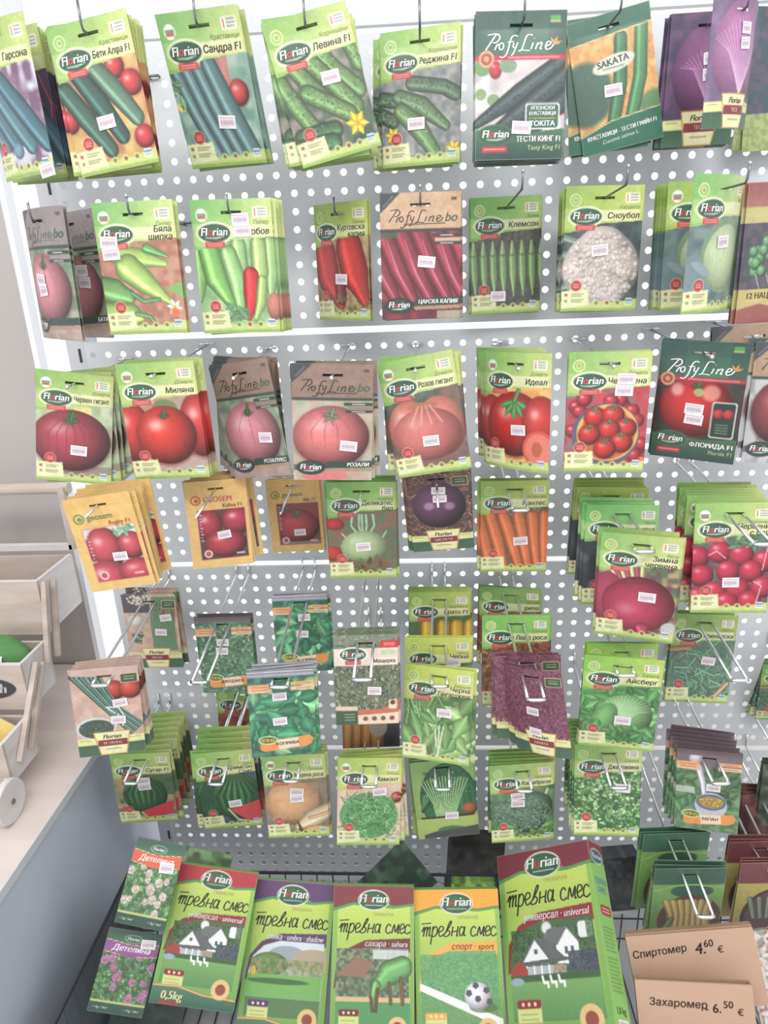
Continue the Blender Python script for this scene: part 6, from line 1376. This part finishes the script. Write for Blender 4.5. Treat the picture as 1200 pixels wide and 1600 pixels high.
# loose packets and boxes behind the lawn seed
slab('k1', plain_dark, 1.5, .092, pose_matrix(.462, -.205, .540, 48, 0, -30), 'dark green packet standing on its corner behind the lawn seed boxes', 'seed packet')
slab('k2', R(plain_dark, (64, 62, 62)), 1.5, .105, pose_matrix(.615, -.13, .505, 4, 0, -12), 'dark crumpled pouch behind the orange lawn seed box', 'pouch')
slab('k3', R(plain_dark, (120, 160, 70)), 1.2, .075, pose_matrix(.606, -.225, .520, 0, 0, -25), 'plain green box top behind the orange lawn seed box', 'seed box', depth=.02, name='seed_box')
slab('k4', R(plain_dark, (56, 60, 66)), 1.6, .07, pose_matrix(.856, -.200, .548, 0, 6, -8), 'tall dark box behind the large lawn seed box', 'seed box', depth=.03, name='seed_box')
slab('k5', R(plain_dark, (96, 130, 84)), 1.5, .085, pose_matrix(.13, -.225, .553, 10, 0, -38), 'green packet edge behind the small red topped lawn seed box', 'seed packet')
slab('k6', R(plain_dark, (44, 60, 54)), 1.5, .12, pose_matrix(.06, -.33, .425, 12, 6, -38), 'dark green packet under the clover packets', 'seed packet')
def yellow_art(A): A.rect(0, 0, 1, 1.5, (226, 206, 110)); A.rect(.1, .1, .9, 1.4, (190, 200, 110)); A.ell(.5, .7, .3, .4, (110, 150, 80))
slab('k7', yellow_art, 1.5, .032, pose_matrix(-.052, -.362, .395, 18, 0, -20), 'yellow green packet corner at the bottom left edge', 'seed packet')
def floral_art(A):
    A.rect(0, 0, 1, 1.5, (206, 190, 186)); A.speck(0, 0, 1, 1.5, [(210, 196, 190), (170, 110, 110), (150, 160, 140), (225, 215, 215)], 3, sharp=5)
slab('k8', floral_art, 1.5, .10, pose_matrix(1.066, -.345, .520, -8, 0, -35), 'pink and white patterned packet beside the cardboard boxes', 'seed packet', depth=.01)

# ------------------------------------------------------------------ cardboard boxes with handwriting
CB = mat('corrugated_cardboard', (186, 154, 132), .8, noise=(7, (178, 146, 124), 1), bump=(120, .15))
CBD = mat('cardboard_edge', (156, 126, 102), .85)
INKM = mat('pen_ink', (62, 46, 40), .6)
def hand(o, items, w):
    mb = MB()
    for s, x, z, size, rot, shear in items:
        v, f = glyphs(s, shear, .008); 
        co, si = math.cos(RAD(rot)), math.sin(RAD(rot)); vv = [(x + (p[0] * co - p[1] * si) * size, -.0006, z + (p[0] * si + p[1] * co) * size) for p in v]
        mb.add(vv, [q for q in f])
    t = mb.mesh('handwriting'); t = link('handwriting', t, o, INKM); t['kind'] = 'stuff'; return t
def carton(M, w, h, d, label, writing, flap=True):
    o = empty('cardboard_box'); o.matrix_world = M; tag(o, label, 'box', 'cardboard boxes with handwritten prices')
    t = .003
    link('front_panel', MB().box(-w / 2, w / 2, 0, t, -h / 2, h / 2).mesh('front_panel'), o, CB)
    s = MB(); s.box(-w / 2, -w / 2 + t, t, d, -h / 2, h / 2).box(w / 2 - t, w / 2, t, d, -h / 2, h / 2).box(-w / 2, w / 2, d, d + t, -h / 2, h / 2).box(-w / 2, w / 2, t, d, -h / 2, -h / 2 + t)
    link('box_sides', s.mesh('box_sides'), o, CBD)
    if flap: link('top_flap', MB().box(-w / 2, w / 2, .002, d, h / 2 + .0005, h / 2 + .003).mesh('top_flap'), o, CBD)
    hand(o, writing, w); return o
carton(pose_matrix(0.9232, -0.3587, 0.5640, -12.44, -8.27, -25.77), .182, .107, .012, 'cardboard box reading Спиртомер, behind the other one', [('Спиртомер', -.086, .022, .0145, 4, .1), ('4.', .004, .022, .022, 2, .2), ('60', .018, .031, .014, 2, .1), ('€', .036, .022, .013, 2, .1)])
carton(pose_matrix(0.9030, -0.4150, 0.5530, -6.39, -8.56, -23.69), .1565, .085, .010, 'cardboard box reading Захаромер, nearest the bottom right corner', [('Захаромер', -.062, .010, .0145, -1, .1), ('- 6.', .012, .004, .017, 1, .1), ('50', .037, .011, .0135, 1, .1), ('€', .055, .002, .0125, 1, .1)], flap=False)

# ------------------------------------------------------------------ side table with the wooden display cart
tb = empty('side_table', (-.5, -.4, 0)); tag(tb, 'pale wooden side table with a glossy blue grey end panel, left of the rack', 'table')
TOPM = mat('pale_laminate', (212, 202, 197), .45, noise=(5, (206, 194, 188), 1), stretch=(1, 6, 1))
EDGEM = mat('laminate_edge', (196, 198, 204), .5)
BLUEG = mat('blue_grey_enamel', (192, 200, 214), .22, noise=(6, (186, 194, 208), 1), coat=.3)
TX, TZ = -.078, .75
setp(MB().box(-1.3, TX - .002, -1.05, .19, TZ - .014, TZ).build('table_top', TOPM), tb)
setp(MB().box(TX - .002, TX, -1.05, .19, TZ - .015, TZ + .0006).build('edge_strip', EDGEM), tb)
setp(MB().box(TX - .03, TX - .008, -1.03, .17, 0, TZ - .014).build('end_panel', BLUEG), tb)
setp(MB().box(-1.29, -1.27, -1.03, .17, 0, TZ - .014).build('end_panel', BLUEG), tb)

ct = empty('display_cart', (-.3, -.1, TZ)); tag(ct, 'whitewashed wooden stepped display cart with crates and a round wheel', 'cart')
WOOD = mat('pale_pine', (196, 184, 176), .65, noise=(9, (180, 164, 154), 1), stretch=(1, 1, 5))
WHITEW = mat('whitewashed_wood', (212, 208, 208), .6, noise=(12, (200, 194, 194), 1), stretch=(1, 1, 4))
CX0, CX1 = -.62, -.15
def cp(mb, name, m): 
    o = mb.build(name, m); setp(o, ct); return o
def crate(y0, y1, z0, z1, t=.006):
    o = cp(MB().box(CX0, CX1, y0, y0 + t, z0, z1), 'crate_front', WOOD)
    cp(MB().box(CX0, CX1, y1 - t, y1, z0, z1 - .004), 'crate_back', WOOD)
    for x in (CX0, CX1 - t): cp(MB().box(x, x + t, y0 + t, y1 - t, z0, z1), 'crate_side', WHITEW)
    cp(MB().box(CX0 + t, CX1 - t, y0 + t, y1 - t, z0, z0 + t), 'crate_floor', WOOD)
    cp(MB().box(CX0, CX1 + .001, y0 - .0006, y0 + t + .0006, z1, z1 + .0015), 'crate_lip', WHITEW)
crate(-.052, .080, .965, 1.070); crate(-.146, -.058, .872, .960); crate(-.235, -.150, .790, .868)
# open back frame above the top crate
cp(MB().tube([(-.345, .1, 1.195), (-.142, .1, 1.195)], .011, 12), 'top_rod', WOOD)
cp(MB().box(-.158, -.146, .084, .100, 1.074, 1.20), 'frame_stile', WOOD)
cp(MB().box(-.345, -.152, .084, .098, 1.073, 1.084), 'frame_rail', WHITEW)
sw = MB(); pts = [(-.345, 1.20), (-.315, 1.19), (-.325, 1.165), (-.328, 1.14), (-.318, 1.10), (-.312, 1.074), (-.332, 1.074), (-.352, 1.14)]
k = len(pts); sw.add([(x, .088, z) for x, z in pts] + [(x, .098, z) for x, z in pts], [tuple(range(k)), tuple(range(2 * k - 1, k - 1, -1))] + [(i, i + k, (i + 1) % k + k, (i + 1) % k) for i in range(k)])
cp(sw, 'curved_stile', WHITEW)
for (ya, za, yb, zb) in ((-.040, 1.065, -.080, .925), (-.010, 1.055, -.048, .918), (-.112, .945, -.212, .818), (-.095, .935, -.178, .816)):
    cp(MB().bar((CX1 + .006, ya, za), (CX1 + .006, yb, zb), .0075, .009, up=(1, 0, 0)), 'side_slat', WOOD)
for x in (-.137, -.60):
    for y in (-.268,): 
        w = cp(MB().disc((x, y, TZ + .0365), (1, 0, 0), .036, .012, 36), 'wheel', WHITEW); bevel(w, .002)
        setp(MB().disc((x + .007, y, TZ + .0365), (1, 0, 0), .004, .004, 12).build('hub', mat('hub_grey', (110, 104, 104), .6)), w)
for x in (-.33, -.60): cp(MB().box(x - .01, x + .01, .05, .074, TZ + .0005, .966), 'rear_leg', WOOD)
cp(MB().bar((-.15, -.235, .80), (-.145, -.262, .782), .02, .012, up=(1, 0, 0)), 'wheel_bracket', WHITEW)
cp(MB().bar((-.62, -.268, TZ + .0365), (-.13, -.268, TZ + .0365), .01, .01), 'axle', WOOD)
ov = cp(MB().tube([(-.285, -.1478, .916), (-.285, -.1466, .916)], 1.0, 40), 'sign_plate', mat('slate_sign', (66, 66, 70), .6))
for v in ov.data.vertices: v.co = Vector((-.232, v.co.y, .915)) + Vector(((v.co.x + .285) * .065, 0, (v.co.z - .916) * .022))
v, f = glyphs('th', .2, .02); lt = MB(); lt.add([(-.206 + p[0] * .026, -.1481, .907 + p[1] * .026) for p in v], [q for q in f])
setp(lt.build('sign_lettering', mat('chalk_white', (236, 236, 236), .7)), ov)
# green thing in the middle crate, yellow packet in the lower one
GRN = mat('dark_green_felt', (76, 124, 74), .8, noise=(30, (92, 142, 84), 1), bump=(90, .3))
bm = bmesh.new(); bmesh.ops.create_uvsphere(bm, u_segments=28, v_segments=16, radius=1)
for vv in bm.verts:
    c = vv.co; vv.co = Vector((-.225 + c.x * .070, -.102 + c.y * .034, .938 + (c.z if c.z > 0 else c.z * 1.1) * .050 * (1 + .12 * math.sin(3 * c.x))))
me = bpy.data.meshes.new('green_pouf'); bm.to_mesh(me); bm.free(); me.polygons.foreach_set('use_smooth', [True] * len(me.polygons))
gp = link('green_pouf', me, None, GRN); tag(gp, 'dark green rounded item with a price label inside the wooden crate', 'decoration')
ps = link('price_sticker', STICKER, None, PRINT); ps.matrix_world = Matrix.Translation((-.200, -.1345, .962)) @ Matrix.Rotation(RAD(-30), 4, 'X'); setp(ps, gp)
def yellow_pack(A): A.rect(0, 0, 1, 1.5, (238, 206, 110)); A.ell(.35, .5, .22, .22, (206, 206, 120)); A.ell(.35, .5, .15, .15, (130, 160, 90)); A.cap([(.5, .9), (.7, .8)], .05, (50, 44, 40))
slab('k9', yellow_pack, 1.2, .066, pose_matrix(-.205, -.190, .842, 25, 0, -28), 'yellow seed packet lying in the lowest crate of the wooden cart', 'seed packet')
